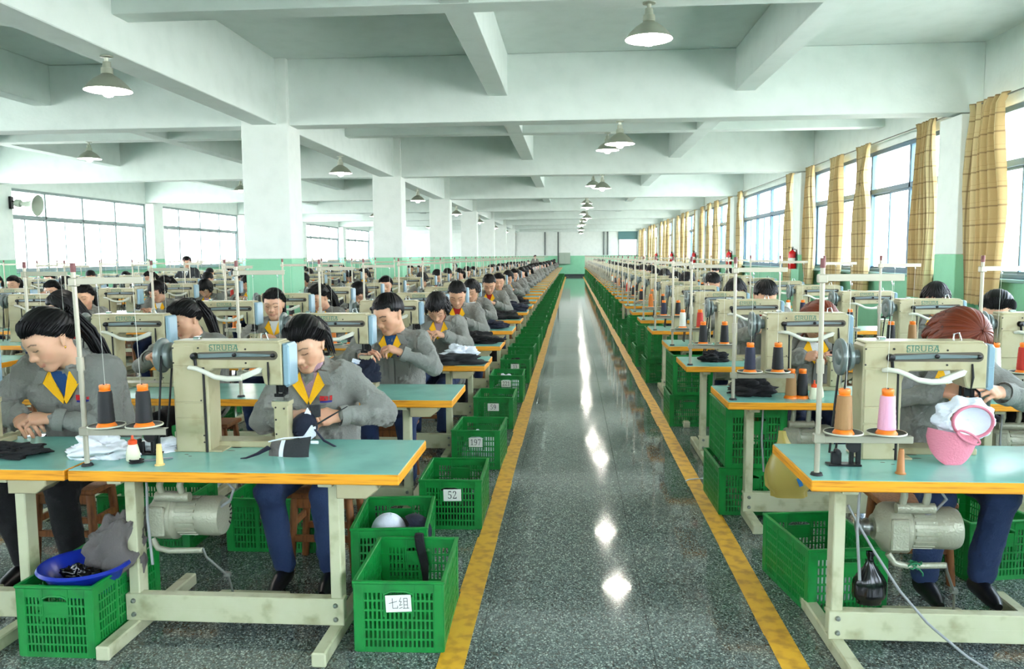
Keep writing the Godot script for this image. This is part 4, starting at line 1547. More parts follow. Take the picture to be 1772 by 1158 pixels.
class Field:
	var o: Vector3
	var h: float
	var nx: int
	var ny: int
	var nz: int
	var d := PackedFloat32Array()

	func _init(lo: Vector3, hi: Vector3, cell: float) -> void:
		o = lo
		h = cell
		nx = int((hi.x - lo.x) / cell) + 2
		ny = int((hi.y - lo.y) / cell) + 2
		nz = int((hi.z - lo.z) / cell) + 2
		d.resize(nx * ny * nz)
		d.fill(1.0)

	# a bone from a to b with radii ra and rb, joined with blend k; s squeezes space about a; cut: carve it out
	func bone(a: Vector3, b: Vector3, ra: float, rb: float, k: float, s := Vector3.ONE, cut := false) -> void:
		var inv := Vector3(1.0 / s.x, 1.0 / s.y, 1.0 / s.z)
		var reach := maxf(ra, rb) + k + h * 2.5
		var ext := s * reach
		var x0 := maxi(0, int(floor((minf(a.x, b.x) - ext.x - o.x) / h)))
		var x1 := mini(nx, int(ceil((maxf(a.x, b.x) + ext.x - o.x) / h)) + 1)
		var y0 := maxi(0, int(floor((minf(a.y, b.y) - ext.y - o.y) / h)))
		var y1 := mini(ny, int(ceil((maxf(a.y, b.y) + ext.y - o.y) / h)) + 1)
		var z0 := maxi(0, int(floor((minf(a.z, b.z) - ext.z - o.z) / h)))
		var z1 := mini(nz, int(ceil((maxf(a.z, b.z) + ext.z - o.z) / h)) + 1)
		var e := (b - a) * inv
		var ex := e.x
		var ey := e.y
		var ez := e.z
		var il := 1.0 / maxf(e.length_squared(), 1e-9)
		var back := minf(s.x, minf(s.y, s.z))
		var dr := rb - ra
		var hx := h * inv.x
		for iz in range(z0, z1):
			var pz := (o.z + iz * h - a.z) * inv.z
			for iy in range(y0, y1):
				var py := (o.y + iy * h - a.y) * inv.y
				var px := (o.x + x0 * h - a.x) * inv.x
				var at := (iz * ny + iy) * nx + x0
				var dot0 := py * ey + pz * ez
				for ix in range(x0, x1):
					var t := clampf((px * ex + dot0) * il, 0.0, 1.0)
					var qx := px - ex * t
					var qy := py - ey * t
					var qz := pz - ez * t
					var v := (sqrt(qx * qx + qy * qy + qz * qz) - ra - dr * t) * back
					var cur := d[at]
					if cut:
						v = -v
						var g := k - absf(v - cur)
						d[at] = maxf(v, cur) + (g * g * 0.25 / k if g > 0.0 else 0.0)
					else:
						var g := k - absf(v - cur)
						d[at] = minf(v, cur) - (g * g * 0.25 / k if g > 0.0 else 0.0)
					at += 1
					px += hx

	func copy() -> Field:
		var f := Field.new(o, o + Vector3(nx - 2, ny - 2, nz - 2) * h, h)
		f.nx = nx
		f.ny = ny
		f.nz = nz
		f.d = d.duplicate()
		return f

	func at(p: Vector3) -> float:
		var q := ((p - o) / h).clamp(Vector3.ZERO, Vector3(nx - 1.001, ny - 1.001, nz - 1.001))
		var x := clampi(int(q.x), 0, nx - 2)
		var y := clampi(int(q.y), 0, ny - 2)
		var z := clampi(int(q.z), 0, nz - 2)
		var f := q - Vector3(x, y, z)
		var k := (z * ny + y) * nx + x
		var sl := nx * ny
		var a := lerpf(lerpf(d[k], d[k + 1], f.x), lerpf(d[k + nx], d[k + nx + 1], f.x), f.y)
		var b := lerpf(lerpf(d[k + sl], d[k + sl + 1], f.x), lerpf(d[k + sl + nx], d[k + sl + nx + 1], f.x), f.y)
		return lerpf(a, b, f.z)

	func grad(p: Vector3) -> Vector3:
		var e := h * 0.7
		return Vector3(at(p + Vector3(e, 0, 0)) - at(p - Vector3(e, 0, 0)), at(p + Vector3(0, e, 0)) - at(p - Vector3(0, e, 0)), at(p + Vector3(0, 0, e)) - at(p - Vector3(0, 0, e))).normalized()

	func net() -> MB:
		var out := MB.new()
		var id := PackedInt32Array()
		id.resize(nx * ny * nz)
		id.fill(-1)
		var sl := nx * ny
		var far := h * 1.9
		var offs := [0, 1, nx, nx + 1, sl, sl + 1, sl + nx, sl + nx + 1]
		var edges := [[0, 1], [2, 3], [4, 5], [6, 7], [0, 2], [1, 3], [4, 6], [5, 7], [0, 4], [1, 5], [2, 6], [3, 7]]
		var corner := [Vector3(0, 0, 0), Vector3(1, 0, 0), Vector3(0, 1, 0), Vector3(1, 1, 0), Vector3(0, 0, 1), Vector3(1, 0, 1), Vector3(0, 1, 1), Vector3(1, 1, 1)]
		var cells := PackedInt32Array()
		for z in nz - 1:
			for y in ny - 1:
				var k := (z * ny + y) * nx
				for x in nx - 1:
					var v := d[k]
					if v < far and v > -far:
						var neg := v < 0.0
						if (d[k + 1] < 0.0) != neg or (d[k + nx] < 0.0) != neg or (d[k + sl] < 0.0) != neg or (d[k + nx + 1] < 0.0) != neg or (d[k + sl + 1] < 0.0) != neg or (d[k + sl + nx] < 0.0) != neg or (d[k + sl + nx + 1] < 0.0) != neg:
							var sum := Vector3.ZERO
							var cnt := 0
							for e in edges:
								var a := d[k + offs[e[0]]]
								var b := d[k + offs[e[1]]]
								if (a < 0.0) != (b < 0.0):
									sum += (corner[e[0]] as Vector3).lerp(corner[e[1]], a / (a - b))
									cnt += 1
							var p := o + (Vector3(x, y, z) + sum / cnt) * h
							id[k] = out.v.size()
							out.v.append(p)
							out.n.append(grad(p))
							cells.append(k)
					k += 1
		out.t.resize(out.v.size())
		out.c.resize(out.v.size())
		out.c.fill(Color.WHITE)
		var ax := [1, nx, sl]
		for k in cells:
			for a in 3:
				var neg := d[k] < 0.0
				if neg != (d[k + ax[a]] < 0.0):
					var u: int = ax[(a + 1) % 3]
					var w: int = ax[(a + 2) % 3]
					if k - u - w < 0:
						continue
					var p0 := id[k]
					var p1 := id[k - u]
					var p2 := id[k - u - w]
					var p3 := id[k - w]
					if p0 < 0 or p1 < 0 or p2 < 0 or p3 < 0:
						continue
					out.quad(p0, p1, p2, p3)
		return out


const SKIN := Color(0.58, 0.32, 0.195)


func seg_dist(p: Vector3, a: Vector3, b: Vector3) -> float:
	var e := b - a
	return p.distance_to(a + e * clampf((p - a).dot(e) / e.length_squared(), 0.0, 1.0))


# head: its origin is where the neck meets the skull, the face looks along +z; eyes at half its height
func head_mesh(male: bool, cell: float) -> MB:
	var f := Field.new(Vector3(-0.105, -0.075, -0.125), Vector3(0.105, 0.20, 0.135), cell)
	f.bone(Vector3(0, 0.085, -0.008), Vector3(0, 0.092, 0.004), 0.086, 0.084, 0.02, Vector3(0.86, 1.0, 1.04))
	f.bone(Vector3(0, 0.055, 0.028), Vector3(0, 0.02, 0.030), 0.062, 0.052, 0.03, Vector3(0.98, 1.0, 0.98))
	var jw := 0.042 if male else 0.036
	for s in [-1.0, 1.0]:
		f.bone(Vector3(s * jw, 0.005, 0.012), Vector3(s * 0.012, -0.032, 0.056), 0.024, 0.019 if male else 0.017, 0.03)
		f.bone(Vector3(s * 0.040, 0.033, 0.052), Vector3(s * 0.028, 0.012, 0.062), 0.022, 0.020, 0.03)
	f.bone(Vector3(-0.008, -0.036, 0.062), Vector3(0.008, -0.036, 0.062), 0.017, 0.017, 0.022)
	for s in [-1.0, 1.0]:
		f.bone(Vector3(s * 0.032, 0.062, 0.106), Vector3(s * 0.034, 0.060, 0.104), 0.017, 0.016, 0.016, Vector3(1.25, 0.85, 1.0), true)
		f.bone(Vector3(s * 0.018, 0.0775, 0.080), Vector3(s * 0.047, 0.079, 0.066), 0.010, 0.008, 0.02)
		f.bone(Vector3(s * 0.025, 0.0605, 0.0755), Vector3(s * 0.039, 0.0605, 0.071), 0.0135, 0.0125, 0.006, Vector3(1.1, 0.8, 1.0))
	f.bone(Vector3(0, 0.070, 0.084), Vector3(0, 0.030, 0.098), 0.0065, 0.0105, 0.018)
	f.bone(Vector3(0, 0.024, 0.102), Vector3(0, 0.026, 0.104), 0.0105, 0.0100, 0.010)
	for s in [-1.0, 1.0]:
		f.bone(Vector3(s * 0.0115, 0.0215, 0.094), Vector3(s * 0.013, 0.023, 0.090), 0.0082, 0.0075, 0.008)
	f.bone(Vector3(-0.010, -0.001, 0.085), Vector3(0.010, -0.001, 0.085), 0.009, 0.009, 0.014)
	f.bone(Vector3(-0.019, -0.0065, 0.081), Vector3(0.0, -0.0025, 0.0905), 0.0035, 0.0055, 0.005)
	f.bone(Vector3(0.019, -0.0065, 0.081), Vector3(0.0, -0.0025, 0.0905), 0.0035, 0.0055, 0.005)
	f.bone(Vector3(-0.014, -0.0125, 0.082), Vector3(0.0, -0.0145, 0.0885), 0.0045, 0.0062, 0.005)
	f.bone(Vector3(0.014, -0.0125, 0.082), Vector3(0.0, -0.0145, 0.0885), 0.0045, 0.0062, 0.005)
	for s in [-1.0, 1.0]:
		f.bone(Vector3(s * 0.0785, 0.070, -0.016), Vector3(s * 0.072, 0.030, -0.004), 0.0150, 0.0095, 0.006, Vector3(0.45, 1.0, 0.9))
		f.bone(Vector3(s * 0.0865, 0.062, -0.012), Vector3(s * 0.083, 0.050, -0.006), 0.0085, 0.007, 0.004, Vector3(0.6, 1.0, 0.8), true)
	f.bone(Vector3(0, -0.10, -0.022), Vector3(0, 0.01, -0.014), 0.052 if male else 0.046, 0.053 if male else 0.047, 0.025)
	var m := f.net()
	for j in m.v.size():
		var p := m.v[j]
		var c := SKIN
		if not male:
			c = Color(0.62, 0.355, 0.225)
		if p.z > 0.04:
			var q := Vector3(absf(p.x), p.y, p.z)
			var blush := exp(-pow(q.distance_to(Vector3(0.042, 0.022, 0.066)) / 0.022, 2.0))
			c = c.lerp(Color(0.64, 0.25, 0.16), 0.35 * blush)
			var lip := minf(seg_dist(q, Vector3(0.019, -0.0065, 0.081), Vector3(0, -0.0025, 0.0905)), seg_dist(q, Vector3(0.014, -0.0125, 0.082), Vector3(0, -0.0145, 0.0885)))
			c = c.lerp(Color(0.52, 0.17, 0.14) if not male else Color(0.52, 0.22, 0.16), clampf((0.0085 - lip) / 0.003, 0.0, 1.0) * 0.85)
			var mouth := seg_dist(q, Vector3(0.020, -0.0085, 0.082), Vector3(0, -0.0085, 0.092))
			c = c.lerp(Color(0.22, 0.06, 0.05), clampf((0.0032 - mouth) / 0.0015, 0.0, 1.0) * 0.8)
			var flat := Vector3(q.x, q.y, 0)
			var brow := seg_dist(flat, Vector3(0.016, 0.0815, 0), Vector3(0.034, 0.0865, 0))
			brow = minf(brow, seg_dist(flat, Vector3(0.034, 0.0865, 0), Vector3(0.050, 0.0815, 0)))
			c = c.lerp(Color(0.035, 0.022, 0.018), clampf(((0.0048 if male else 0.0036) - brow) / 0.0022, 0.0, 1.0) * 0.85)
			var lash := seg_dist(flat, Vector3(0.0195, 0.0555, 0), Vector3(0.031, 0.0525, 0))
			lash = minf(lash, seg_dist(flat, Vector3(0.031, 0.0525, 0), Vector3(0.0455, 0.0575, 0)))
			c = c.lerp(Color(0.03, 0.018, 0.015), clampf((0.0030 - lash) / 0.0016, 0.0, 1.0) * 0.9)
			var nostril := q.distance_to(Vector3(0.0065, 0.0155, 0.099))
			c = c.lerp(Color(0.14, 0.05, 0.04), clampf((0.0048 - nostril) / 0.002, 0.0, 1.0) * 0.8)
		m.c[j] = c
	return m


# left hand, palm down, fingers along +z, thumb towards -x; curl bends every joint
func hand_mesh(curl: float, cell: float) -> MB:
	var f := Field.new(Vector3(-0.085, -0.125, -0.055), Vector3(0.065, 0.035, 0.19), cell)
	f.bone(Vector3(0, 0, -0.055), Vector3(0, 0, 0.0), 0.026, 0.026, 0.012, Vector3(1.0, 0.8, 1.0))
	var base := [Vector3(-0.030, 0.000, 0.084), Vector3(-0.010, 0.004, 0.090), Vector3(0.011, 0.002, 0.085), Vector3(0.030, -0.003, 0.075)]
	var lens := [[0.042, 0.025, 0.020], [0.046, 0.028, 0.021], [0.042, 0.026, 0.020], [0.033, 0.020, 0.018]]
	for k in 4:
		f.bone(Vector3(base[k].x * 0.4, 0, 0.005), base[k], 0.0155, 0.0120, 0.014)
	f.bone(Vector3(-0.026, -0.004, 0.06), Vector3(0.024, -0.006, 0.055), 0.0155, 0.0155, 0.012)
	for k in 4:
		var p: Vector3 = base[k]
		var a := curl * (0.75 + 0.12 * k)
		var turn := 0.10 * (1.4 - k)
		var rad := [0.0092, 0.0088, 0.0080, 0.0070]
		for q in 3:
			var dir := Vector3(-sin(turn) * 0.5, -sin(a), cos(a)).normalized()
			var e: Vector3 = p + dir * lens[k][q]
			var kk := 0.92 if k == 3 else 1.0
			f.bone(p, e, rad[q] * kk, rad[q + 1] * kk, 0.0035)
			p = e
			a += curl * ([0.95, 0.65, 0.0][q] as float)
	var th := [Vector3(-0.018, -0.006, 0.015), Vector3(-0.042, -0.016, 0.046), Vector3(-0.050, -0.026 - 0.02 * curl, 0.078), Vector3(-0.042, -0.034 - 0.03 * curl, 0.104)]
	f.bone(th[0], th[1], 0.0165, 0.0125, 0.010)
	f.bone(th[1], th[2], 0.0115, 0.0098, 0.004)
	f.bone(th[2], th[3], 0.0098, 0.0082, 0.004)
	var m := f.net()
	for j in m.v.size():
		m.c[j] = Color(0.58, 0.305, 0.19)
	return m


# ---------------------------------------------------------------- hair

func on_hair(d: Vector3, style: String) -> bool:
	# d: direction from the middle of the skull; true where the scalp carries hair
	var front := d.z > 0.0
	var side := absf(d.x)
	var line := 0.0
	match style:
		"back":
			line = 0.34 if d.z > 0.65 else lerpf(-0.15, 0.34, clampf((d.z - 0.15) / 0.5, 0.0, 1.0))
		"fringe":
			line = 0.36 if d.z > 0.6 else lerpf(-0.35, 0.36, clampf((d.z - 0.15) / 0.45, 0.0, 1.0))
		"bob":
			line = 0.45 if d.z > 0.72 else lerpf(-0.62, 0.45, clampf((d.z - 0.35) / 0.37, 0.0, 1.0))
		"short":
			line = 0.42 if d.z > 0.6 else lerpf(-0.12, 0.42, clampf((d.z - 0.08) / 0.5, 0.0, 1.0))
			if d.z > 0.1 and d.z < 0.5 and side > 0.6:
				line = minf(line, 0.1)
	if not front:
		line = lerpf(line, -0.62, clampf(-d.z * 2.2, 0.0, 1.0))
	return d.y > line


func hair_mesh(style: String, seed_: int, long := 0.0, tail := 0.0, brown := false) -> MB:
	var r := RandomNumberGenerator.new()
	r.seed = seed_
	var b := MB.new()
	var mid := Vector3(0, 0.088, -0.006)
	var rad := Vector3(0.0885, 0.1045, 0.1045)
	if style == "bob":
		rad = Vector3(0.104, 0.112, 0.115)
	elif style == "short":
		rad = Vector3(0.086, 0.103, 0.103)
	var pole := Vector3(0, 0.9, -0.45).normalized()
	if style == "back":
		pole = Vector3(0, 0.25, -1).normalized()
	elif style == "bob":
		pole = Vector3(0.15, 0.95, 0.28).normalized()
	var u := pole.cross(Vector3.RIGHT).normalized()
	var w := pole.cross(u).normalized()
	var cols := 145
	var rows := 22
	var pts := PackedVector3Array()
	pts.resize(cols * rows)
	var tint := PackedColorArray()
	tint.resize(cols * rows)
	var wob := PackedFloat32Array()
	var shade := PackedFloat32Array()
	for q in cols:
		wob.append(r.randf_range(-1.0, 1.0))
		shade.append(r.randf())
	wob[cols - 1] = wob[0]
	shade[cols - 1] = shade[0]
	for q in cols:
		var az := TAU * q / (cols - 1)
		var out := u * cos(az) + w * sin(az)
		var reach := 0.15
		while reach < 3.0:
			var d := pole * cos(reach) + out * sin(reach)
			if not on_hair(d, style):
				break
			reach += 0.03
		reach += 0.05 * wob[q] * (0.9 if style == "short" or style == "fringe" else 0.6)
		for k in rows:
			var t := float(k) / (rows - 1)
			var a := reach * t
			var d := pole * cos(a) + out * sin(a)
			var lift := 1.0 + 0.016 * wob[q] * minf(1.0, t * 4.0) + 0.006 * sin(t * 9.0 + wob[q] * 4.0)
			if style == "short":
				lift += 0.045 * absf(wob[q]) * minf(1.0, t * 3.0) * (1.0 - t * 0.6)
			if style == "bob":
				lift += 0.03 * sin(t * PI)
			if style == "back" and d.z > 0.0:
				lift += 0.05 * d.z * smoothstep(0.2, 0.75, d.y)
			if t > 0.93:
				lift -= 0.055
			pts[k * cols + q] = mid + d * rad * lift
			var g := 0.55 + 0.75 * shade[q]
			if brown:
				g = 0.45 + 1.5 * shade[q] * shade[q] + 0.25 * sin(t * 5.0)
			tint[k * cols + q] = Color(g, g, g)
	b.sheet(pts, cols)
	for j in tint.size():
		b.c[j] = tint[j]
	# make the normals point away from the skull
	for j in b.n.size():
		if b.n[j].dot(b.v[j] - mid) < 0.0:
			b.n[j] = -b.n[j]
	var flip := b.i.duplicate()
	b.i = PackedInt32Array()
	for j in range(0, flip.size(), 3):
		b.tri(flip[j], flip[j + 1], flip[j + 2])
	# locks that leave the scalp: fringe, long lengths, pony tail
	if style == "back":
		for k in 110:
			var az := TAU * (k + r.randf()) / 110.0
			var out := u * cos(az) + w * sin(az)
			var reach := 0.15
			while reach < 3.0 and on_hair(pole * cos(reach) + out * sin(reach), style):
				reach += 0.03
			var run := []
			for q in 5:
				var a := reach + 0.09 * r.randf() - q * 0.17
				var d := pole * cos(a) + out * sin(a)
				run.append(mid + d * rad * ([0.955, 1.005, 1.022, 1.03, 1.02][q] + (0.05 * d.z * smoothstep(0.2, 0.75, d.y) if q > 1 and d.z > 0.0 else 0.0)))
			b.tint = Color.WHITE * r.randf_range(0.5, 1.2)
			b.tube(run, [0.0008, 0.0022, 0.0034, 0.004, 0.001], 5, false, Vector2(0.6, 1.3))
	if style == "fringe" or style == "short":
		for k in 110 if style == "fringe" else 150:
			var x := r.randf_range(-0.95, 0.95)
			var y0 := r.randf_range(0.55, 0.8)
			var z0 := sqrt(maxf(0.02, 1.0 - y0 * y0 - x * x * 0.5))
			var d0 := Vector3(x * 0.8, y0, z0).normalized()
			var drop := 0.36 if style == "fringe" else 0.12
			var d1 := Vector3(x * 0.92 + r.randf_range(-0.1, 0.1), y0 - drop * 0.6, z0 + 0.15).normalized()
			var d2 := Vector3(x * 0.95 + r.randf_range(-0.12, 0.12), y0 - drop - r.randf_range(0.0, 0.12), z0 + 0.1).normalized()
			b.tint = Color.WHITE * r.randf_range(0.5, 1.2)
			b.tube([mid + d0 * rad * 1.0, mid + d1 * rad * 1.035, mid + d2 * rad * 1.03], [0.0034, 0.0042, 0.0008], 5, false, Vector2(0.6, 1.0))
	if long > 0.0:
		for k in 90:
			var az := r.randf_range(-2.35, 2.35)
			var d := Vector3(sin(az), r.randf_range(-0.15, 0.5), -cos(az)).normalized()
			if d.z > 0.55:
				continue
			var p0 := mid + d * rad * 1.0
			var len := long * r.randf_range(0.85, 1.05)
			var o := Vector3(d.x, 0, d.z)
			b.tint = Color.WHITE * (r.randf_range(0.5, 1.2) if not brown else r.randf_range(0.4, 1.9))
			b.tube([p0, p0 + o * 0.012 + Vector3(0, -len * 0.4, 0), p0 + o * 0.014 + Vector3(0, -len * 0.75, 0.004), p0 + o * -0.004 + Vector3(0, -len, 0.012)], [0.008, 0.0085, 0.008, 0.002], 5, false, Vector2(0.6, 1.2))
	if tail > 0.0:
		for k in 40:
			var j := Vector3(r.randf_range(-0.02, 0.02), r.randf_range(-0.02, 0.02), r.randf_range(-0.012, 0.012))
			b.tint = Color.WHITE * r.randf_range(0.5, 1.2)
			var p0 := mid + Vector3(0, 0.012, -0.098) + j * 0.3
			b.tube([p0, p0 + Vector3(0, 0.0, -0.022) + j, p0 + Vector3(0.01, -tail * 0.35, -0.04) + j * 1.6, p0 + Vector3(0.03, -tail * r.randf_range(0.85, 1.0), -0.01) + j * 1.3], [0.006, 0.007, 0.008, 0.0015], 5, false)
		b.tint = Color.WHITE * 0.5
		b.ball(mid + Vector3(0, 0.012, -0.104), Vector3(0.024, 0.022, 0.016), 10)
	return b


# ---------------------------------------------------------------- whole figures

var head_of := {}
var hand_of := {}


func limb(root: Vector3, end: Vector3, l1: float, l2: float, hint: Vector3) -> Vector3:
	var d := end - root
	var len := minf(d.length(), l1 + l2 - 0.004)
	var dir := d.normalized()
	var a := (l1 * l1 - l2 * l2 + len * len) / (2.0 * len)
	var h := sqrt(maxf(0.0, l1 * l1 - a * a))
	var side := (hint - dir * hint.dot(dir)).normalized()
	return root + dir * a + side * h


# a sheet laid on the front of a field: four corners in the torso's own plane, pushed out by lift
func patch(f: Field, frame: Transform3D, c: Array, lift: float, nu := 7, nv := 7) -> MB:
	var b := MB.new()
	var pts := PackedVector3Array()
	var uv := PackedVector2Array()
	var n := frame.basis.z
	for a in nv:
		for q in nu:
			var s := float(q) / (nu - 1)
			var t := float(a) / (nv - 1)
			var p2: Vector2 = (c[0] as Vector2).lerp(c[1], s).lerp((c[3] as Vector2).lerp(c[2], s), t)
			var p := frame * Vector3(p2.x, p2.y, 0.20)
			for k in 60:
				var v := f.at(p)
				if v < lift:
					break
				p -= n * clampf((v - lift) * 0.8, 0.0006, 0.03)
			pts.append(p)
			uv.append(Vector2(s, t))
	b.sheet(pts, nu, uv)
	# give it an edge
	var ring := []
	for q in nu:
		ring.append(q)
	for a in range(1, nv):
		ring.append(a * nu + nu - 1)
	for q in range(nu - 2, -1, -1):
		ring.append((nv - 1) * nu + q)
	for a in range(nv - 2, 0, -1):
		ring.append(a * nu)
	var mid := Vector3.ZERO
	for p in pts:
		mid += p / pts.size()
	for j in ring.size():
		var p: Vector3 = pts[ring[j]]
		var q: Vector3 = pts[ring[(j + 1) % ring.size()]]
		var o := (p - mid)
		o = (o - n * o.dot(n)).normalized()
		b.face([p, q, q - n * (lift + 0.002), p - n * (lift + 0.002)], o)
	return b


# cloth folds: soft swells with sharper creases running through them
func pushed(m: MB, n: FastNoiseLite, amount: float, stretch: Vector3) -> void:
	var e := 0.006
	for j in m.v.size():
		var p := m.v[j]
		var w := fold_at(n, p * stretch)
		var nn := m.n[j]
		var dn := Vector3(fold_at(n, (p + Vector3(e, 0, 0)) * stretch) - w, fold_at(n, (p + Vector3(0, e, 0)) * stretch) - w, fold_at(n, (p + Vector3(0, 0, e)) * stretch) - w) / e
		m.v[j] = p + nn * (w - 0.35) * amount
		dn -= nn * dn.dot(nn)
		m.n[j] = (nn - dn * amount).normalized()


func fold_at(n: FastNoiseLite, q: Vector3) -> float:
	var a := absf(n.get_noise_3dv(q))
	var b := n.get_noise_3dv(q * 0.55 + Vector3(7, 3, 1))
	return 0.75 * (1.0 - minf(1.0, a * 3.0)) * (0.5 + b) + 0.9 * b


# o: lean, pitch, yaw, roll (head), lh, rh (wrists, from the hip point on the floor), hair [style, seed, long, tail, brown], male, shirt, legs, fine
func make_person(o: Dictionary) -> Node3D:
	var t := thing("person", "x", "person")
	var male: bool = o.get("male", false)
	var lean: float = o.get("lean", 0.3)
	var big := 1.06 if male else 1.0
	var stand: bool = o.get("stand", false)
	var hip := Vector3(0, 0.88 if stand else 0.57, 0)
	var up := Vector3(o.get("side", 0.0), cos(lean), sin(lean)).normalized()
	var up2 := Vector3(o.get("side", 0.0) * 1.2, cos(lean + 0.16), sin(lean + 0.16)).normalized()
	var waist := hip + up * 0.17 * big
	var chest := hip + up * 0.34 * big
	var neck := chest + up2 * 0.155 * big
	var across := Vector3(cos(o.get("twist", 0.0)), 0, -sin(o.get("twist", 0.0)))
	var fwd := across.cross(up2).normalized()
	var sw := 0.185 if male else 0.165
	var shl := neck - up2 * 0.045 + across * sw
	var shr := neck - up2 * 0.045 - across * sw
	var lh: Vector3 = o.get("lh", Vector3(0.12, 0.86, 0.36))
	var rh: Vector3 = o.get("rh", Vector3(-0.06, 0.86, 0.38))
	var ll := 0.265 * big
	var lf := 0.235 * big
	var ell := limb(shl, lh, ll, lf, o.get("lhint", Vector3(0.9, -0.6, -0.25)))
	var elr := limb(shr, rh, ll, lf, o.get("rhint", Vector3(-0.9, -0.6, -0.25)))
	lh = ell + (lh - ell).normalized() * lf
	rh = elr + (rh - elr).normalized() * lf
	var fold := FastNoiseLite.new()
	fold.seed = o.get("seed", 1)
	fold.frequency = 1.0
	fold.noise_type = FastNoiseLite.TYPE_SIMPLEX_SMOOTH
	fold.fractal_octaves = 2
	fold.domain_warp_enabled = true
	fold.domain_warp_amplitude = 0.6

	# jacket
	var lo := Vector3(-0.47, hip.y - 0.14, -0.30)
	var hi := Vector3(0.47, neck.y + 0.12, 0.56)
	for p in [ell, elr, lh, rh]:
		lo = lo.min(p - Vector3(0.1, 0.1, 0.1))
		hi = hi.max(p + Vector3(0.1, 0.1, 0.1))
	var f := Field.new(lo, hi, o.get("cell", 0.013))
	for s in [-1.0, 1.0]:
		f.bone(hip + across * 0.085 * s + Vector3(0, -0.02, 0), waist + across * 0.075 * s, 0.125, 0.118, 0.05)
		f.bone(waist + across * 0.075 * s, chest + across * 0.085 * s + fwd * 0.01, 0.118, 0.118, 0.05)
		f.bone(chest + across * 0.085 * s + fwd * 0.01, neck - up2 * 0.075 + across * 0.095 * s, 0.118, 0.078, 0.06)
	f.bone(hip + Vector3(0, -0.02, 0), neck - up2 * 0.1, 0.12, 0.09, 0.04)
	f.bone(shl - across * 0.02, shr + across * 0.02, 0.066, 0.066, 0.06)
	f.bone(neck - up2 * 0.06, neck + up2 * 0.01, 0.075, 0.062, 0.05)
	var tf0 := f.copy()
	f.bone(shl, ell, 0.071 * big, 0.060, 0.035)
	f.bone(shr, elr, 0.071 * big, 0.060, 0.035)
	f.bone(ell, ell.lerp(lh, 0.9), 0.060, 0.047, 0.02)
	f.bone(elr, elr.lerp(rh, 0.9), 0.060, 0.047, 0.02)
	f.bone(ell.lerp(lh, 0.78), ell.lerp(lh, 0.92), 0.049, 0.047, 0.006)
	f.bone(elr.lerp(rh, 0.78), elr.lerp(rh, 0.92), 0.049, 0.047, 0.006)
	f.bone(neck - up2 * 0.005 + fwd * 0.012, neck + up2 * 0.2 + fwd * 0.05, 0.050, 0.075, 0.012, Vector3.ONE, true)
	var jm := f.net()
	pushed(jm, fold, o.get("folds", 0.020), Vector3(7.5, 4.5, 7.5))
	var jacket := part(t, "jacket", jm, M[o.get("coat", "jacket grey")])

	for q in [[ell, lh], [elr, rh]]:
		var cb := MB.new()
		cb.tube([q[0].lerp(q[1], 0.80), q[0].lerp(q[1], 0.81), q[0].lerp(q[1], 0.96), q[0].lerp(q[1], 0.985), q[0].lerp(q[1], 0.98)], [0.048, 0.0515, 0.0505, 0.047, 0.034], 18, true)
		part(jacket, "cuff", cb, M[o.get("coat", "jacket grey")])

	# front of the jacket: shirt in the opening, yellow lapels, collar, pockets, badge
	var frame := Transform3D(Basis(across, up2, fwd), neck)
	var open := 0.125
	part(t, "shirt", patch(tf0, frame, [Vector2(-0.052, 0.008), Vector2(0.052, 0.008), Vector2(0.006, -open), Vector2(-0.006, -open)], 0.004), M[o.get("shirt", "shirt white")])
	if o.get("coat", "jacket grey") == "jacket grey":
		for s in [-1.0, 1.0]:
			part(t, "lapel", patch(tf0, frame, [Vector2(s * 0.046, 0.012), Vector2(s * 0.082, -0.042), Vector2(s * 0.007, -open - 0.010), Vector2(s * 0.0, -open + 0.012)], 0.009), M["collar yellow"])
			part(t, "collar", patch(tf0, frame, [Vector2(s * 0.046, 0.022), Vector2(s * 0.092, 0.012), Vector2(s * 0.130, -0.045), Vector2(s * 0.080, -0.038)], 0.013, 8, 6), M["jacket grey"])
		part(jacket, "placket", patch(tf0, frame, [Vector2(-0.006, -open - 0.01), Vector2(0.028, -open - 0.01), Vector2(0.028, -0.40), Vector2(-0.006, -0.40)], 0.004, 4, 10), M["jacket grey"])
		for s in [-1.0, 1.0]:
			var pk := part(jacket, "pocket", patch(tf0, frame, [Vector2(s * 0.045, -0.150), Vector2(s * 0.135, -0.140), Vector2(s * 0.132, -0.265), Vector2(s * 0.048, -0.270)], 0.004), M["jacket grey"])
			part(pk, "pocket_flap", patch(tf0, frame, [Vector2(s * 0.043, -0.140), Vector2(s * 0.138, -0.130), Vector2(s * 0.136, -0.178), Vector2(s * 0.046, -0.188)], 0.008), M["jacket grey"])
		var red := MB.new()
		var blue := MB.new()
		for k in 5:
			var x := 0.056 + 0.0125 * k
			for bar in [[0.0, 0.010, -0.100, -0.1045], [0.0, 0.0036, -0.100, -0.118], [0.0, 0.010, -0.1135, -0.118], [0.0065, 0.010, -0.100, -0.118]]:
				if (k + int(bar[1] * 1000)) % 4 == 1:
					continue
				red.add(patch(tf0, frame, [Vector2(x + bar[0], bar[2] + x * 0.06), Vector2(x + bar[1], bar[2] + x * 0.06), Vector2(x + bar[1], bar[3] + x * 0.06), Vector2(x + bar[0], bar[3] + x * 0.06)], 0.004, 2, 2))
		for k in 9:
			var x := 0.058 + 0.0066 * k
			blue.add(patch(tf0, frame, [Vector2(x, -0.1215 + x * 0.06), Vector2(x + 0.005, -0.1215 + x * 0.06), Vector2(x + 0.005, -0.1275 + x * 0.06), Vector2(x, -0.1275 + x * 0.06)], 0.004, 2, 2))
		var badge := part(jacket, "badge", red, M["logo red"])
		part(badge, "badge_line", blue, M["logo blue"])

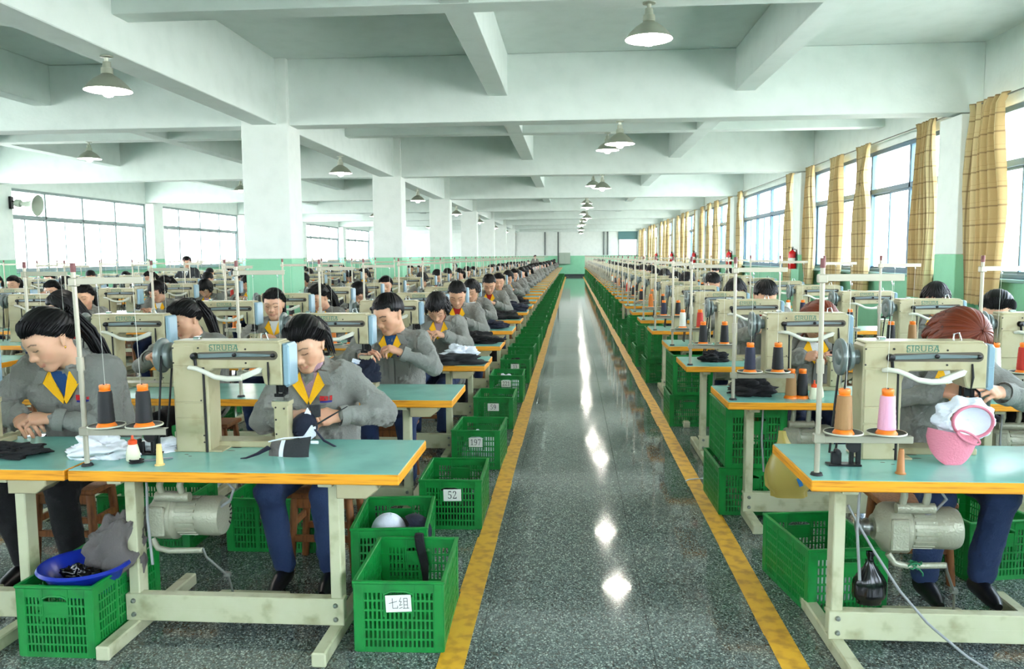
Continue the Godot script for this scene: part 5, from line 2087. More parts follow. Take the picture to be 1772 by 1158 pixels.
	# head on its neck
	var hb := Basis.from_euler(Vector3(o.get("pitch", 0.45), o.get("yaw", 0.0), o.get("roll", 0.0)), EULER_ORDER_YXZ)
	var nape := neck + up2 * 0.082 + fwd * (0.012 + 0.02 * sin(o.get("pitch", 0.45)))
	var hx := Transform3D(hb * Basis.from_scale(Vector3.ONE * (1.12 if male else 1.10)), nape)
	var fine: bool = o.get("fine", false)
	var hk := "%s%s" % [male, fine]
	if not head_of.has(hk):
		head_of[hk] = head_mesh(male, 0.0030 if fine else 0.0048)
	# the bare body under the clothes, one surface from neck to feet
	var low := Vector3(-0.34, 0.0, -0.26).min(lo)
	var g := Field.new(low, hi + Vector3(0.02, 0.06, 0.05), 0.021)
	for s in [-1.0, 1.0]:
		g.bone(hip + across * 0.07 * s, chest + across * 0.075 * s, 0.10, 0.10, 0.05)
		g.bone(chest + across * 0.07 * s, neck - up2 * 0.09 + across * 0.08 * s, 0.095, 0.05, 0.05)
	g.bone(shl - across * 0.03, shr + across * 0.03, 0.045, 0.045, 0.05)
	g.bone(neck - up2 * 0.06, nape + hb * Vector3(0, -0.012, -0.014), 0.050, 0.046, 0.02)
	g.bone(shl, ell, 0.045, 0.038, 0.02)
	g.bone(shr, elr, 0.045, 0.038, 0.02)
	g.bone(ell, lh, 0.036, 0.026, 0.01)
	g.bone(elr, rh, 0.036, 0.026, 0.01)
	var knees := []
	var feet := []
	for s in [-1.0, 1.0]:
		var kn := Vector3(s * 0.13 + o.get("kneex", 0.0), 0.50, 0.40)
		var an := Vector3(s * 0.12 + o.get("kneex", 0.0) * 1.3, 0.09, 0.28 + o.get("footz", 0.0) * s)
		if stand:
			kn = Vector3(s * 0.10, 0.48, 0.02)
			an = Vector3(s * 0.10, 0.09, 0.0)
		knees.append(kn)
		feet.append(an)
		g.bone(hip + Vector3(s * 0.09, -0.02, 0), kn, 0.072, 0.05, 0.03)
		g.bone(kn, an, 0.048, 0.034, 0.015)
	var body := g.net()
	for j in body.v.size():
		body.c[j] = SKIN if male else Color(0.61, 0.345, 0.22)
	body.add(head_of[hk], hx)
	for s in 2:
		var wrist: Vector3 = lh if s == 0 else rh
		var elbow: Vector3 = ell if s == 0 else elr
		var curl: float = o.get("lcurl" if s == 0 else "rcurl", 0.75)
		var key := "%.2f%s" % [curl, fine]
		if not hand_of.has(key):
			hand_of[key] = hand_mesh(curl, 0.0034 if fine else 0.0052)
		var z := (wrist - elbow).normalized()
		z = (z + o.get("lbend" if s == 0 else "rbend", Vector3.ZERO)).normalized()
		var y: Vector3 = o.get("lpalm" if s == 0 else "rpalm", Vector3(0.5 if s == 0 else -0.5, 0.8, 0.1))
		y = (y - z * y.dot(z)).normalized()
		var x := y.cross(z)
		if s == 1:
			x = -x
		body.add(hand_of[key], Transform3D(Basis(x, y, z), wrist))
	part(t, "body", body, M["skin"])

	# neck of the jumper
	if o.get("roll_neck", false):
		var b := MB.new()
		var ring := []
		for k in 33:
			var a := TAU * k / 32.0
			ring.append(a)
		var prof := []
		for rr in 5:
			prof.append([[-0.045, 0.066], [-0.01, 0.064], [0.022, 0.060], [0.040, 0.059], [0.036, 0.052]][rr])
		var sheet := PackedVector3Array()
		for q in prof:
			for a in 97:
				var ang := TAU * a / 96.0
				var rb: float = q[1] + (0.0016 if a % 3 == 0 else 0.0)
				sheet.append(neck + fwd * 0.012 + up2 * (q[0] + 0.012 * cos(ang)) + across * rb * sin(ang) * 0.98 + fwd * rb * cos(ang))
		b.sheet(sheet, 97, PackedVector2Array(), true)
		part(t, "roll_neck", b, M[o.get("shirt", "jumper mauve")])

	# hair
	var h: Array = o.get("hair", ["short", 1, 0.0, 0.0, false])
	var hm := hair_mesh(h[0], h[1], h[2], h[3], h[4])
	var placed := MB.new()
	placed.add(hm, hx)
	part(t, "hair", placed, M["hair brown" if h[4] else "hair black"])
	if o.get("earring", false):
		var b := MB.new()
		b.ball(hx * Vector3(0.079, 0.020, 0.001), Vector3(0.004, 0.006, 0.004), 8)
		part(t, "earring", b, M["gold"])

	# trousers and shoes
	var tf := Field.new(Vector3(-0.30, 0.03, -0.20), Vector3(0.30, 1.02 if stand else 0.72, 0.55), 0.017)
	tf.bone(hip + Vector3(-0.07, 0, 0), hip + Vector3(0.07, 0, 0), 0.125, 0.125, 0.03)
	for s in 2:
		tf.bone(hip + Vector3(-0.09 if s == 0 else 0.09, -0.02, 0.0), knees[s], 0.092, 0.070, 0.03)
		tf.bone(knees[s], feet[s] + Vector3(0, 0.02, 0), 0.070, 0.058, 0.02)
	var tm := tf.net()
	pushed(tm, fold, 0.010, Vector3(8, 5, 8))
	part(t, "trousers", tm, M[o.get("legs", "denim")])
	for s in 2:
		var b := MB.new()
		var a: Vector3 = feet[s]
		b.tube([a + Vector3(0, -0.045, -0.055), a + Vector3(0, -0.035, -0.02), a + Vector3(0, -0.043, 0.06), a + Vector3(0, -0.055, 0.13), a + Vector3(0, -0.062, 0.165)], [0.034, 0.046, 0.042, 0.034, 0.018], 14, true, Vector2(1.0, 0.95))
		part(t, "shoe", b, M["shoe black"])
	return t


func build_people() -> void:
	var kinds := {}
	# the five nearest, each as posed in the picture
	kinds.l2 = make_person({"fine": true, "cell": 0.0105, "seed": 3, "lean": 0.16, "pitch": 0.46, "yaw": -0.16, "roll": 0.06, "lh": Vector3(0.175, 0.845, 0.285), "rh": Vector3(-0.03, 0.86, 0.36), "lhint": Vector3(1.0, -0.5, -0.2), "rhint": Vector3(-0.8, -0.7, 0.0), "lbend": Vector3(-0.7, 0.0, 0.3), "rbend": Vector3(0.3, 0, 0.3), "lpalm": Vector3(0.75, 0.45, 0.4), "shirt": "jumper mauve", "roll_neck": true, "hair": ["back", 4, 0.0, 0.16, false], "lcurl": 0.7, "rcurl": 0.75})
	kinds.l1 = make_person({"fine": true, "cell": 0.0105, "seed": 5, "kneex": -0.08, "lean": 0.40, "pitch": 0.50, "yaw": -0.50, "roll": 0.05, "lh": Vector3(0.0, 0.775, 0.34), "rh": Vector3(-0.17, 0.775, 0.33), "lhint": Vector3(0.9, -0.6, -0.2), "rhint": Vector3(-0.9, -0.6, -0.1), "lbend": Vector3(-0.5, 0, 0.2), "rbend": Vector3(0.5, 0, 0.4), "shirt": "shirt blue", "hair": ["back", 8, 0.0, 0.36, false], "earring": true, "legs": "dark trousers", "twist": 0.05})
	kinds.man = make_person({"male": true, "fine": true, "cell": 0.012, "seed": 9, "lean": 0.18, "pitch": 0.40, "yaw": -0.55, "roll": 0.0, "lh": Vector3(0.10, 0.965, 0.36), "rh": Vector3(-0.16, 0.95, 0.40), "lhint": Vector3(1.0, -0.7, 0.0), "rhint": Vector3(-0.9, -0.6, 0.0), "lbend": Vector3(-0.3, 0.1, 0.1), "shirt": "shirt blue", "hair": ["short", 5, 0.0, 0.0, false], "lcurl": 0.9, "twist": -0.15})
	kinds.bowed = make_person({"cell": 0.0125, "seed": 12, "kneex": -0.06, "lean": 0.20, "pitch": 0.80, "yaw": -0.05, "lh": Vector3(0.09, 0.93, 0.42), "rh": Vector3(-0.12, 0.93, 0.42), "shirt": "jumper mauve", "hair": ["fringe", 3, 0.06, 0.0, false]})
	kinds.brown = make_person({"fine": true, "cell": 0.0105, "seed": 14, "lean": 0.18, "pitch": 1.0, "yaw": 0.12, "lh": Vector3(0.13, 0.945, 0.36), "rh": Vector3(-0.14, 0.945, 0.36), "lhint": Vector3(1.0, -0.5, -0.1), "rhint": Vector3(-1.0, -0.5, -0.1), "lbend": Vector3(-0.6, 0, 0.3), "rbend": Vector3(0.6, 0, 0.3), "lpalm": Vector3(0.4, 0.8, 0.4), "rpalm": Vector3(-0.4, 0.8, 0.4), "shirt": "shirt white", "hair": ["bob", 6, 0.10, 0.0, true], "lcurl": 0.6, "rcurl": 0.6})
	# the others share a few figures
	kinds.tail = make_person({"seed": 17, "lean": 0.18, "pitch": 0.42, "yaw": -0.55, "lh": Vector3(0.06, 0.94, 0.42), "rh": Vector3(-0.16, 0.94, 0.42), "shirt": "shirt white", "hair": ["back", 11, 0.0, 0.30, false], "legs": "dark trousers"})
	kinds.level = make_person({"seed": 19, "kneex": -0.05, "lean": 0.16, "pitch": 0.18, "yaw": 0.10, "lh": Vector3(0.10, 0.90, 0.38), "rh": Vector3(-0.12, 0.90, 0.38), "shirt": "shirt white", "hair": ["back", 15, 0.0, 0.2, false]})
	kinds.short = make_person({"male": true, "seed": 23, "kneex": -0.05, "lean": 0.18, "pitch": 0.55, "yaw": 0.08, "lh": Vector3(0.10, 0.94, 0.42), "rh": Vector3(-0.12, 0.94, 0.42), "shirt": "shirt red", "hair": ["short", 21, 0.0, 0.0, false], "legs": "dark trousers"})
	kinds.long = make_person({"seed": 29, "lean": 0.18, "pitch": 0.50, "yaw": -0.75, "lh": Vector3(0.05, 0.92, 0.40), "rh": Vector3(-0.16, 0.92, 0.40), "shirt": "shirt red", "hair": ["bob", 31, 0.30, 0.0, false]})
	kinds.fringe = make_person({"seed": 31, "kneex": -0.03, "lean": 0.16, "pitch": 0.45, "yaw": -0.22, "lh": Vector3(0.09, 0.94, 0.42), "rh": Vector3(-0.12, 0.94, 0.42), "shirt": "shirt white", "hair": ["fringe", 33, 0.05, 0.0, false]})
	kinds.standing = make_person({"stand": true, "seed": 37, "lean": 0.08, "pitch": 0.3, "yaw": 0.3, "lh": Vector3(0.12, 1.05, 0.28), "rh": Vector3(-0.12, 1.05, 0.28), "shirt": "shirt white", "hair": ["short", 41, 0.0, 0.0, false], "legs": "dark trousers", "coat": "cloth charcoal"})
	var looks := {
		"l2": "woman in grey jacket and mauve roll-neck", "l1": "woman in grey jacket with blue shirt and gold earring", "man": "man in grey jacket and blue shirt with short black hair",
		"bowed": "black-haired woman in grey jacket, head bowed low", "brown": "woman with reddish brown bobbed hair, head bowed", "tail": "woman in grey jacket with ponytail, looking to her side",
		"level": "woman in grey jacket with hair tied back, face raised", "short": "short-haired man in grey jacket and red shirt, looking down", "long": "woman in grey jacket with long loose black hair",
		"fringe": "woman in grey jacket with a black fringe, looking down",
	}
	var first := {}
	for k in kinds:
		first[k] = true
	# who sits where: line, row -> figure
	var seats := {
		"0/0": ["l2", Vector3(0.745, 0, 0)], "1/0": ["l1", Vector3(0.92, 0, 0.0)], "0/1": ["man", Vector3(0.80, 0, 0.02)], "0/2": ["bowed", Vector3(0.87, 0, 0)], "0/3": ["short", Vector3(0.84, 0, 0)],
		"0/4": ["fringe", Vector3(0.80, 0, 0)], "0/5": ["short", Vector3(0.86, 0, 0)], "0/6": ["level", Vector3(0.86, 0, 0)], "1/1": ["tail", Vector3(0.74, 0, 0.05)], "1/2": ["level", Vector3(0.76, 0, 0)],
		"1/3": ["tail", Vector3(0.76, 0, 0)], "1/4": ["bowed", Vector3(0.76, 0, 0)], "6/0": ["brown", Vector3(0.80, 0.06, 0.10)], "6/1": ["brown", Vector3(0.70, 0, 0.04)], "6/2": ["short", Vector3(0.72, 0, 0)], "6/3": ["fringe", Vector3(0.76, 0, 0)],
		"6/4": ["short", Vector3(0.78, 0, 0)], "7/1": ["tail", Vector3(0.5, 0, 0)], "7/2": ["fringe", Vector3(0.76, 0, 0)], "7/0": ["", Vector3.ZERO], "2/2": ["long", Vector3(1.62, 0, 0.2)], "2/3": ["level", Vector3(0.80, 0, 0)],
		"2/4": ["fringe", Vector3(0.80, 0, 0)],
	}
	var r := RandomNumberGenerator.new()
	r.seed = 77
	var pool := ["bowed", "tail", "level", "short", "fringe", "fringe", "bowed", "short", "tail"]
	for li in LINES.size():
		var line: Dictionary = LINES[li]
		for k in range(line.from, line.to + 1):
			var key := "%d/%d" % [li, k]
			var who: String
			var off := Vector3(0.76 + r.randf_range(-0.05, 0.03), 0, r.randf_range(-0.04, 0.04))
			var skip: bool = r.randf() > [0.93, 0.8, 0.75, 0.7, 0.65, 0.6, 0.8, 0.65][li]
			who = pool[r.randi() % pool.size()]
			var turn := r.randf_range(-0.12, 0.12)
			if seats.has(key):
				who = seats[key][0]
				off = seats[key][1]
				skip = who == ""
				turn = 0.0
			if skip:
				continue
			var some := k >= 14
			var at := Vector3(line.x + off.x, off.y, row_z(k) - 0.965 + off.z)
			var say: String = "%s, %s, %s" % [looks[who], nth(k) + " row", line.who]
			var grp: String = "workers in the far rows, %s" % line.who if some else "seated workers"
			var size := 1.08 if who == "l1" else (1.03 if line.x > 0.0 and who != "brown" else 1.0)
			if first[who]:
				kinds[who].scale = Vector3.ONE * size
				first[who] = false
				kinds[who].position = at
				kinds[who].rotation.y = turn
				tag(kinds[who], say, "person", grp)
			elif k < 7 and li in [0, 1, 6, 7]:
				dup(kinds[who], "person", say, at, turn, grp).scale = Vector3.ONE * size
			else:
				far_copy(kinds[who], "person", say, at, turn, grp).scale = Vector3.ONE * size
	kinds.standing.position = Vector3(-8.4, 0, -17.3)
	tag(kinds.standing, "person in dark jacket standing among the tables near the left windows", "person")
	far_copy(kinds.standing, "person", "person standing far back on the left near the end wall, nearer the cabinet", Vector3(-2.6, 0, -56.8), 0.3)
	far_copy(kinds.standing, "person", "person standing far back on the left near the end wall, left of the other", Vector3(-4.4, 0, -57.2), -0.3)


# ---------------------------------------------------------------- caps, bags, bottles and other small things

# a cap in the making: crown lying on its rim, brim to +z
func cap_parts(o: Node3D, crown: Material, brim: Material, xf := Transform3D.IDENTITY, squash := 0.75) -> void:
	var b := MB.new()
	var pts := PackedVector3Array()
	var cols := 33
	for a in 11:
		var th := PI * 0.5 * a / 10.0
		for q in cols:
			var ph := TAU * q / (cols - 1)
			var ridge := 1.0 + 0.012 * absf(cos(ph * 3.0))
			pts.append(xf * Vector3(0.085 * sin(th) * cos(ph) * ridge, 0.105 * squash * cos(th) * ridge, 0.10 * sin(th) * sin(ph) * ridge))
	b.sheet(pts, cols)
	part(o, "crown", b, crown)
	b = MB.new()
	pts = PackedVector3Array()
	for e in 2:
		for a in 7:
			var t := float(a) / 6.0 if e == 0 else 1.0 - float(a) / 6.0
			for q in 17:
				var s := -1.0 + q / 8.0
				var ang := s * 1.15
				var reach := 0.075 * cos(s * 1.45) * t
				pts.append(xf * Vector3(sin(ang) * (0.084 + reach * 0.25), -0.012 * t - 0.028 * s * s * t + (0.0025 if e else 0.0), cos(ang) * 0.098 + reach))
	b.sheet(pts, 17)
	part(o, "brim", b, brim)


# a crumpled heap of cloth or film, flat below
func crumple(at: Vector3, r: Vector3, seed_: int, rough := 0.35, seg := 34) -> MB:
	var n := FastNoiseLite.new()
	n.seed = seed_
	n.frequency = 1.0
	n.fractal_octaves = 2
	n.noise_type = FastNoiseLite.TYPE_SIMPLEX_SMOOTH
	n.domain_warp_enabled = false
	var pts := PackedVector3Array()
	for a in seg + 1:
		var th := PI * a / seg
		for q in seg + 1:
			var ph := TAU * q / seg
			var d := Vector3(sin(th) * cos(ph), cos(th), sin(th) * sin(ph))
			var w := 1.0 + rough * (0.9 * n.get_noise_3dv(d * 1.1) + 0.55 * (0.35 - absf(n.get_noise_3dv(d * 2.1 + Vector3(4, 2, 7)))) + 0.25 * (0.3 - absf(n.get_noise_3dv(d * 5.0))))
			var p := d * r * w
			if p.y < -r.y * 0.55:
				p.y = -r.y * 0.55
			pts.append(at + p + Vector3(0, r.y * 0.55, 0))
	var b := MB.new()
	b.sheet(pts, seg + 1)
	return b


func oil_bottle(label: String, at: Vector3, tip: Material, tall := false) -> void:
	var o := thing("oil_bottle", label, "bottle", at)
	var b := MB.new()
	b.lathe([Vector2(0, 0), Vector2(0.026, 0), Vector2(0.029, 0.004), Vector2(0.028, 0.03), Vector2(0.020, 0.065), Vector2(0.017, 0.072), Vector2(0, 0.072)], 20)
	part(o, "body", b, M["bottle plastic"])
	b = MB.new()
	b.lathe([Vector2(0.018, 0.070), Vector2(0.018, 0.086), Vector2(0.012, 0.089), Vector2(0.006, 0.092), Vector2(0.004, 0.112 if not tall else 0.18), Vector2(0, 0.112 if not tall else 0.18)], 16)
	part(o, "nozzle", b, tip)


func build_props() -> void:
	var b: MB
	var o: Node3D
	# left front table
	oil_bottle("small translucent oil bottle with orange nozzle on the left front table", Vector3(-1.845, 0.752, -3.22), M["nozzle orange"])
	o = thing("bobbin_cone", "pale wooden bobbin cone standing on the left front table", "cone", Vector3(-1.693, 0.752, -3.15))
	b = MB.new()
	b.lathe([Vector2(0, 0), Vector2(0.020, 0), Vector2(0.020, 0.004), Vector2(0.0145, 0.006), Vector2(0.010, 0.088), Vector2(0, 0.088)], 16)
	part(o, "cone", b, M["pale wood"])
	o = thing("bobbin_cone", "brown wooden bobbin cone standing on the right front table", "cone", Vector3(1.266, 0.752, -3.16))
	b = MB.new()
	b.lathe([Vector2(0, 0), Vector2(0.020, 0), Vector2(0.020, 0.004), Vector2(0.0155, 0.008), Vector2(0.0105, 0.088), Vector2(0.008, 0.098), Vector2(0, 0.098)], 16)
	part(o, "cone", b, M["brown wood"])
	o = thing("plastic_bag", "crumpled white plastic bag on the left front table behind the pole", "bag", Vector3(-2.02, 0.7525, -3.27))
	part(o, "film", crumple(Vector3(0, 0, 0), Vector3(0.115, 0.055, 0.075), 4, 0.75), M["bag white"])
	o = thing("plastic_bag", "flattened clear bag lying between the pole and the left front machine", "bag", Vector3(-1.83, 0.7525, -3.42))
	part(o, "film", crumple(Vector3(0, 0, 0), Vector3(0.10, 0.03, 0.06), 9, 0.8), M["bag white"])
	o = thing("cap_brim_pieces", "heap of dark cap pieces at the far left edge of the left front table", "fabric pieces", Vector3(-2.44, 0.7525, -3.30))
	part(o, "cloth", crumple(Vector3.ZERO, Vector3(0.14, 0.026, 0.08), 14, 0.9, 30), M["cloth black"])
	o = thing("scissors", "black scissors lying beside the oil bottle on the left front table", "scissors", Vector3(-1.78, 0.754, -3.20), 0.5)
	b = MB.new()
	b.box(Vector3(0.05, 0.002, 0.0), Vector3(0.11, 0.003, 0.012), 0.0, Basis(Vector3.UP, 0.06))
	b.box(Vector3(0.05, 0.005, 0.0), Vector3(0.11, 0.003, 0.012), 0.0, Basis(Vector3.UP, -0.06))
	part(o, "blades", b, M["lever steel"])
	b = MB.new()
	for s in [-1.0, 1.0]:
		var ring := []
		for k in 13:
			ring.append(Vector3(-0.035 + 0.026 * cos(TAU * k / 12.0), 0.005, s * 0.02 + 0.016 * sin(TAU * k / 12.0)))
		b.tube(ring, 0.004, 6, false)
	part(o, "handles", b, M["black metal"])
	# bobbin winder by each of the front machines: a black bracket of wheels
	for q in [["left", Vector3(-1.845, 0.752, -3.33)], ["right", Vector3(1.09, 0.752, -3.28)]]:
		o = thing("bobbin_winder", "black bobbin winder bolted beside the %s front machine" % q[0], "bobbin winder", q[1])
		b = MB.new()
		b.box(Vector3(0, 0.004, 0), Vector3(0.13, 0.008, 0.05), 0.002)
		b.box(Vector3(0.03, 0.045, 0), Vector3(0.016, 0.08, 0.02), 0.003)
		b.box(Vector3(0.055, 0.06, 0.005), Vector3(0.02, 0.11, 0.012), 0.003)
		b.box(Vector3(-0.03, 0.03, 0), Vector3(0.04, 0.05, 0.018), 0.003)
		part(o, "bracket", b, M["black metal"])
		b = MB.new()
		b.lathe([Vector2(0, -0.012), Vector2(0.026, -0.012), Vector2(0.027, 0.0), Vector2(0.026, 0.012), Vector2(0, 0.012)], 18, Transform3D(Basis(Vector3.RIGHT, PI / 2), Vector3(0.03, 0.085, 0.018)))
		b.lathe([Vector2(0, -0.014), Vector2(0.010, -0.014), Vector2(0.010, 0.014), Vector2(0, 0.014)], 12, Transform3D(Basis(Vector3.RIGHT, PI / 2), Vector3(-0.03, 0.06, 0.012)))
		part(o, "wheel", b, M["rubber"])
	# what the woman at the left front machine sews: a dark cap with a white brim edge, straps loose
	o = thing("cap", "unfinished navy cap with white brim edge in the roll-neck woman's hands", "cap", Vector3(-1.235, 0.815, -3.545))
	o.scale = Vector3.ONE * 1.28
	var pxm := 0.00256
	b = MB.new()
	var pts := PackedVector3Array()
	for a in 13:
		var th := PI * 0.62 * a / 12.0
		for q in 33:
			var ph := TAU * q / 32.0
			var d := Vector3(sin(th) * cos(ph), sin(th) * sin(ph), cos(th))
			pts.append(Basis.from_euler(Vector3(0.35, -0.5, 0.55)) * (d * Vector3(0.062, 0.046, 0.05) * (1.0 + 0.05 * sin(ph * 3.0))) + Vector3(0.012, 0.016, -0.012))
	b.sheet(pts, 33)
	part(o, "crown", b, M["cloth navy"])
	var shapes := [
		["brim_edge", "cloth white", [Vector2(-30, -22), Vector2(-5, -13), Vector2(10, -4), Vector2(20, 10), Vector2(26, 8), Vector2(26, -5), Vector2(10, -17), Vector2(-10, -25)], 0.030],
		["lining", "cloth white", [Vector2(5, 18), Vector2(13, 33), Vector2(22, 17), Vector2(15, 14)], 0.012],
		["side_panel", "cloth charcoal", [Vector2(14, 36), Vector2(30, 37), Vector2(30, 20), Vector2(20, 18)], 0.002],
	]
	for q in shapes:
		var poly := PackedVector2Array()
		for v in q[2]:
			poly.append(v * pxm)
		b = MB.new()
		b.prism(poly, q[3] - 0.005, q[3] + 0.005, Transform3D.IDENTITY, 0.002)
		part(o, q[0], b, M[q[1]])
	b = MB.new()
	b.tube([Vector3(0.060, 0.022, 0.03), Vector3(0.115, 0.055, 0.035), Vector3(0.18, 0.092, 0.02)], [0.007, 0.008, 0.004], 6, true, Vector2(0.4, 1.0))
	part(o, "strap", b, M["cloth charcoal"])
	b = MB.new()
	b.tube([Vector3(0.065, 0.012, 0.035), Vector3(0.10, -0.025, 0.045), Vector3(0.145, -0.055, 0.03)], [0.005, 0.006, 0.005], 6, true, Vector2(0.5, 1.0))
	part(o, "strap", b, M["cloth navy"])
	o = thing("fabric_strip", "charcoal fabric strip with a white band lying before the left front machine's post", "fabric strip", Vector3(-1.20, 0.7525, -3.315))
	o.scale = Vector3.ONE * 1.1
	for q in [[-0.085, -0.042, "wool grey"], [-0.042, -0.024, "cloth white"], [-0.024, 0.078, "cloth charcoal"]]:
		b = MB.new()
		pts = PackedVector3Array()
		for e in 2:
			for a in 6:
				var t := a / 5.0 if e == 0 else 1.0 - a / 5.0
				for k in 9:
					var x := lerpf(q[0], q[1], k / 8.0)
					pts.append(Vector3(x, 0.002 + 0.058 * t + (0.012 * x / 0.08) * t + (0.004 if e == 0 else 0.0), 0.012 - 0.035 * t * t + 0.010 * sin(x * 22.0 + 1.0)))
		b.sheet(pts, 9)
		part(o, "band", b, M[q[2]])
	b = MB.new()
	b.tube([Vector3(-0.085, 0.035, 0.0), Vector3(-0.12, 0.016, 0.03), Vector3(-0.155, 0.006, 0.055), Vector3(-0.175, 0.005, 0.06)], [0.022, 0.014, 0.008, 0.005], 6, true, Vector2(0.35, 1.0))
	part(o, "strap", b, M["cloth navy"])
	b = MB.new()
	b.box(Vector3(0.093, 0.054, -0.012), Vector3(0.032, 0.012, 0.006), 0.002)
	part(o, "tab", b, M["cloth white"])
	b = MB.new()
	b.tube([Vector3(-0.09, 0.055, -0.01), Vector3(-0.03, 0.068, -0.016), Vector3(0.06, 0.074, -0.018)], 0.003, 6)
	part(o, "binding", b, M["cloth white"])
	# right front: a pink cap hung over the post, its brim down and its back opening up
	o = thing("cap", "pink and white cap being sewn on the right front machine", "cap", Vector3(1.572, 0.885, -3.325))
	o.scale = Vector3.ONE * 1.17
	b = MB.new()
	pts = PackedVector3Array()
	for e in 2:
		for a in 10:
			var t := a / 9.0 if e == 0 else 1.0 - a / 9.0
			for q in 25:
				var s := -1.0 + q / 12.0
				var drop := 0.118 * sqrt(maxf(0.0, 1.0 - 0.93 * s * s))
				var p := Vector3(0.090 * s * (1.0 - 0.06 * t), -drop * t, 0.034 * (1.0 - s * s) - 0.012 * t - (0.004 if e else 0.0))
				pts.append(Basis(Vector3(0, 0, 1), -0.16) * p + Vector3(-0.03, -0.002, 0.0))
	b.sheet(pts, 25)
	part(o, "brim", b, M["cloth pink"])
	b = MB.new()
	pts = PackedVector3Array()
	var crease := FastNoiseLite.new()
	crease.seed = 8
	crease.frequency = 1.0
	for a in 9:
		var t := a / 8.0
		for q in 49:
			var ph := TAU * q / 48.0
			var rr := lerpf(0.064, 0.096, t)
			var bump := 0.010 * crease.get_noise_2d(ph * 2.2, t * 2.0) + 0.006 * sin(ph * 9.0 + t * 4.0) * t
			pts.append(Vector3(0.022 + (rr + bump) * cos(ph) * (1.0 if cos(ph) > 0.0 else 1.15), 0.036 + (rr * 0.82 + bump) * sin(ph), 0.012 - 0.055 * t * t + 0.3 * bump))
	b.sheet(pts, 49)
	part(o, "crown", b, M["cloth white"])
	b = MB.new()
	pts = PackedVector3Array()
	for a in 7:
		var t := a / 6.0
		for q in 33:
			var ph := TAU * q / 32.0
			pts.append(Vector3(0.022 + 0.062 * (1.0 - t) * cos(ph), 0.036 + 0.051 * (1.0 - t) * sin(ph), 0.010 - 0.035 * (1.0 - pow(1.0 - t, 2.0))))
	b.sheet(pts, 33)
	part(o, "inside", b, M["cloth white"])
	b = MB.new()
	var ring := []
	for k in 33:
		var a := TAU * k / 32.0
		ring.append(Vector3(0.022 + 0.066 * cos(a), 0.036 + 0.054 * sin(a), 0.014))
	b.tube(ring, 0.007, 8, false, Vector2(0.7, 1.2))
	part(o, "opening_band", b, M["cloth pink"])
	b = MB.new()
	ring = []
	for k in 25:
		var a := TAU * k / 24.0
		ring.append(Basis(Vector3(0, 0, 1), -0.5) * Vector3(0.042 * cos(a), 0.014 * sin(a), 0.0) + Vector3(0.0, -0.014, 0.036))
	b.tube(ring, 0.004, 6, false)
	part(o, "size_strap", b, M["cloth pink"])
	o = thing("scissors", "dark scissors and cuttings behind the right front machine's column", "scissors", Vector3(1.40, 0.754, -3.56), 0.1)
	b = MB.new()
	b.box(Vector3(0.05, 0.004, 0.0), Vector3(0.16, 0.006, 0.014), 0.0, Basis(Vector3.UP, 0.05))
	b.box(Vector3(0.03, 0.008, 0.012), Vector3(0.18, 0.006, 0.010), 0.0, Basis(Vector3.UP, -0.08))
	part(o, "blades", b, M["black metal"])
	# the man's work
	o = thing("cap", "navy cap with light blue lining under the second left machine's needle", "cap", Vector3(-1.305, 0.80, -5.015))
	part(o, "crown", crumple(Vector3(0.0, 0.01, 0.0), Vector3(0.075, 0.085, 0.045), 51, 0.6), M["cloth navy"])
	b = crumple(Vector3(-0.075, 0.085, 0.01), Vector3(0.032, 0.03, 0.02), 52, 0.5, 20)
	part(o, "lining", b, M["cloth blue"])
	b = MB.new()
	b.box(Vector3(-0.06, 0.135, 0.005), Vector3(0.06, 0.035, 0.012), 0.004, Basis(Vector3(0, 0, 1), -0.3))
	part(o, "sweat_band", b, M["cloth white"])
	var heap := [
		["light grey and white cap bodies heaped on the third left table end", Vector3(-0.90, 0.7525, -6.45), Vector3(0.13, 0.075, 0.10), "cloth white", 3],
		["charcoal fabric heap in front of the white caps on the third left table", Vector3(-0.95, 0.7525, -6.28), Vector3(0.22, 0.05, 0.07), "cloth charcoal", 6],
		["black fabric heap on the fourth left table end", Vector3(-0.95, 0.7525, -7.85), Vector3(0.20, 0.06, 0.13), "cloth black", 7],
		["navy cap pieces on the fifth left table end", Vector3(-0.98, 0.7525, -9.45), Vector3(0.16, 0.055, 0.12), "cloth navy", 8],
		["black fabric heap on the sixth left table end", Vector3(-0.95, 0.7525, -10.9), Vector3(0.22, 0.07, 0.14), "cloth black", 11],
		["navy fabric heap on the seventh left table end", Vector3(-0.95, 0.7525, -12.4), Vector3(0.22, 0.08, 0.15), "cloth navy", 12],
		["black fabric heap on the eighth left table end", Vector3(-0.95, 0.7525, -13.9), Vector3(0.2, 0.08, 0.15), "cloth black", 13],
		["black fabric heap beside the machine on the third right table", Vector3(1.12, 0.7525, -6.5), Vector3(0.10, 0.05, 0.08), "cloth black", 16],
		["navy cap pieces beside the machine on the second right table", Vector3(1.10, 0.7525, -4.95), Vector3(0.12, 0.06, 0.10), "cloth black", 17],
	]
	for h in heap:
		o = thing("fabric_heap", h[0], "fabric", h[1])
		part(o, "cloth", crumple(Vector3.ZERO, h[2], h[4], 0.8, 30), M[h[3]])
	oil_bottle("white oil bottle with green nozzle on the second right table", Vector3(1.46, 0.752, -4.86), M["nozzle green"], true)
	oil_bottle("white oil bottle with orange nozzle on the second right table", Vector3(1.415, 0.752, -4.80), M["nozzle orange"])
	for q in [["thread tan", 1.29, "tan"], ["thread black", 1.355, "black"]]:
		var sp: Node3D = spool_of[q[0]][0]
		if is_instance_valid(sp) and sp.is_inside_tree():
			dup(sp, "thread_spool", "cone of %s thread standing on the second right table top" % q[2], Vector3(q[1], 0.752, -4.83))
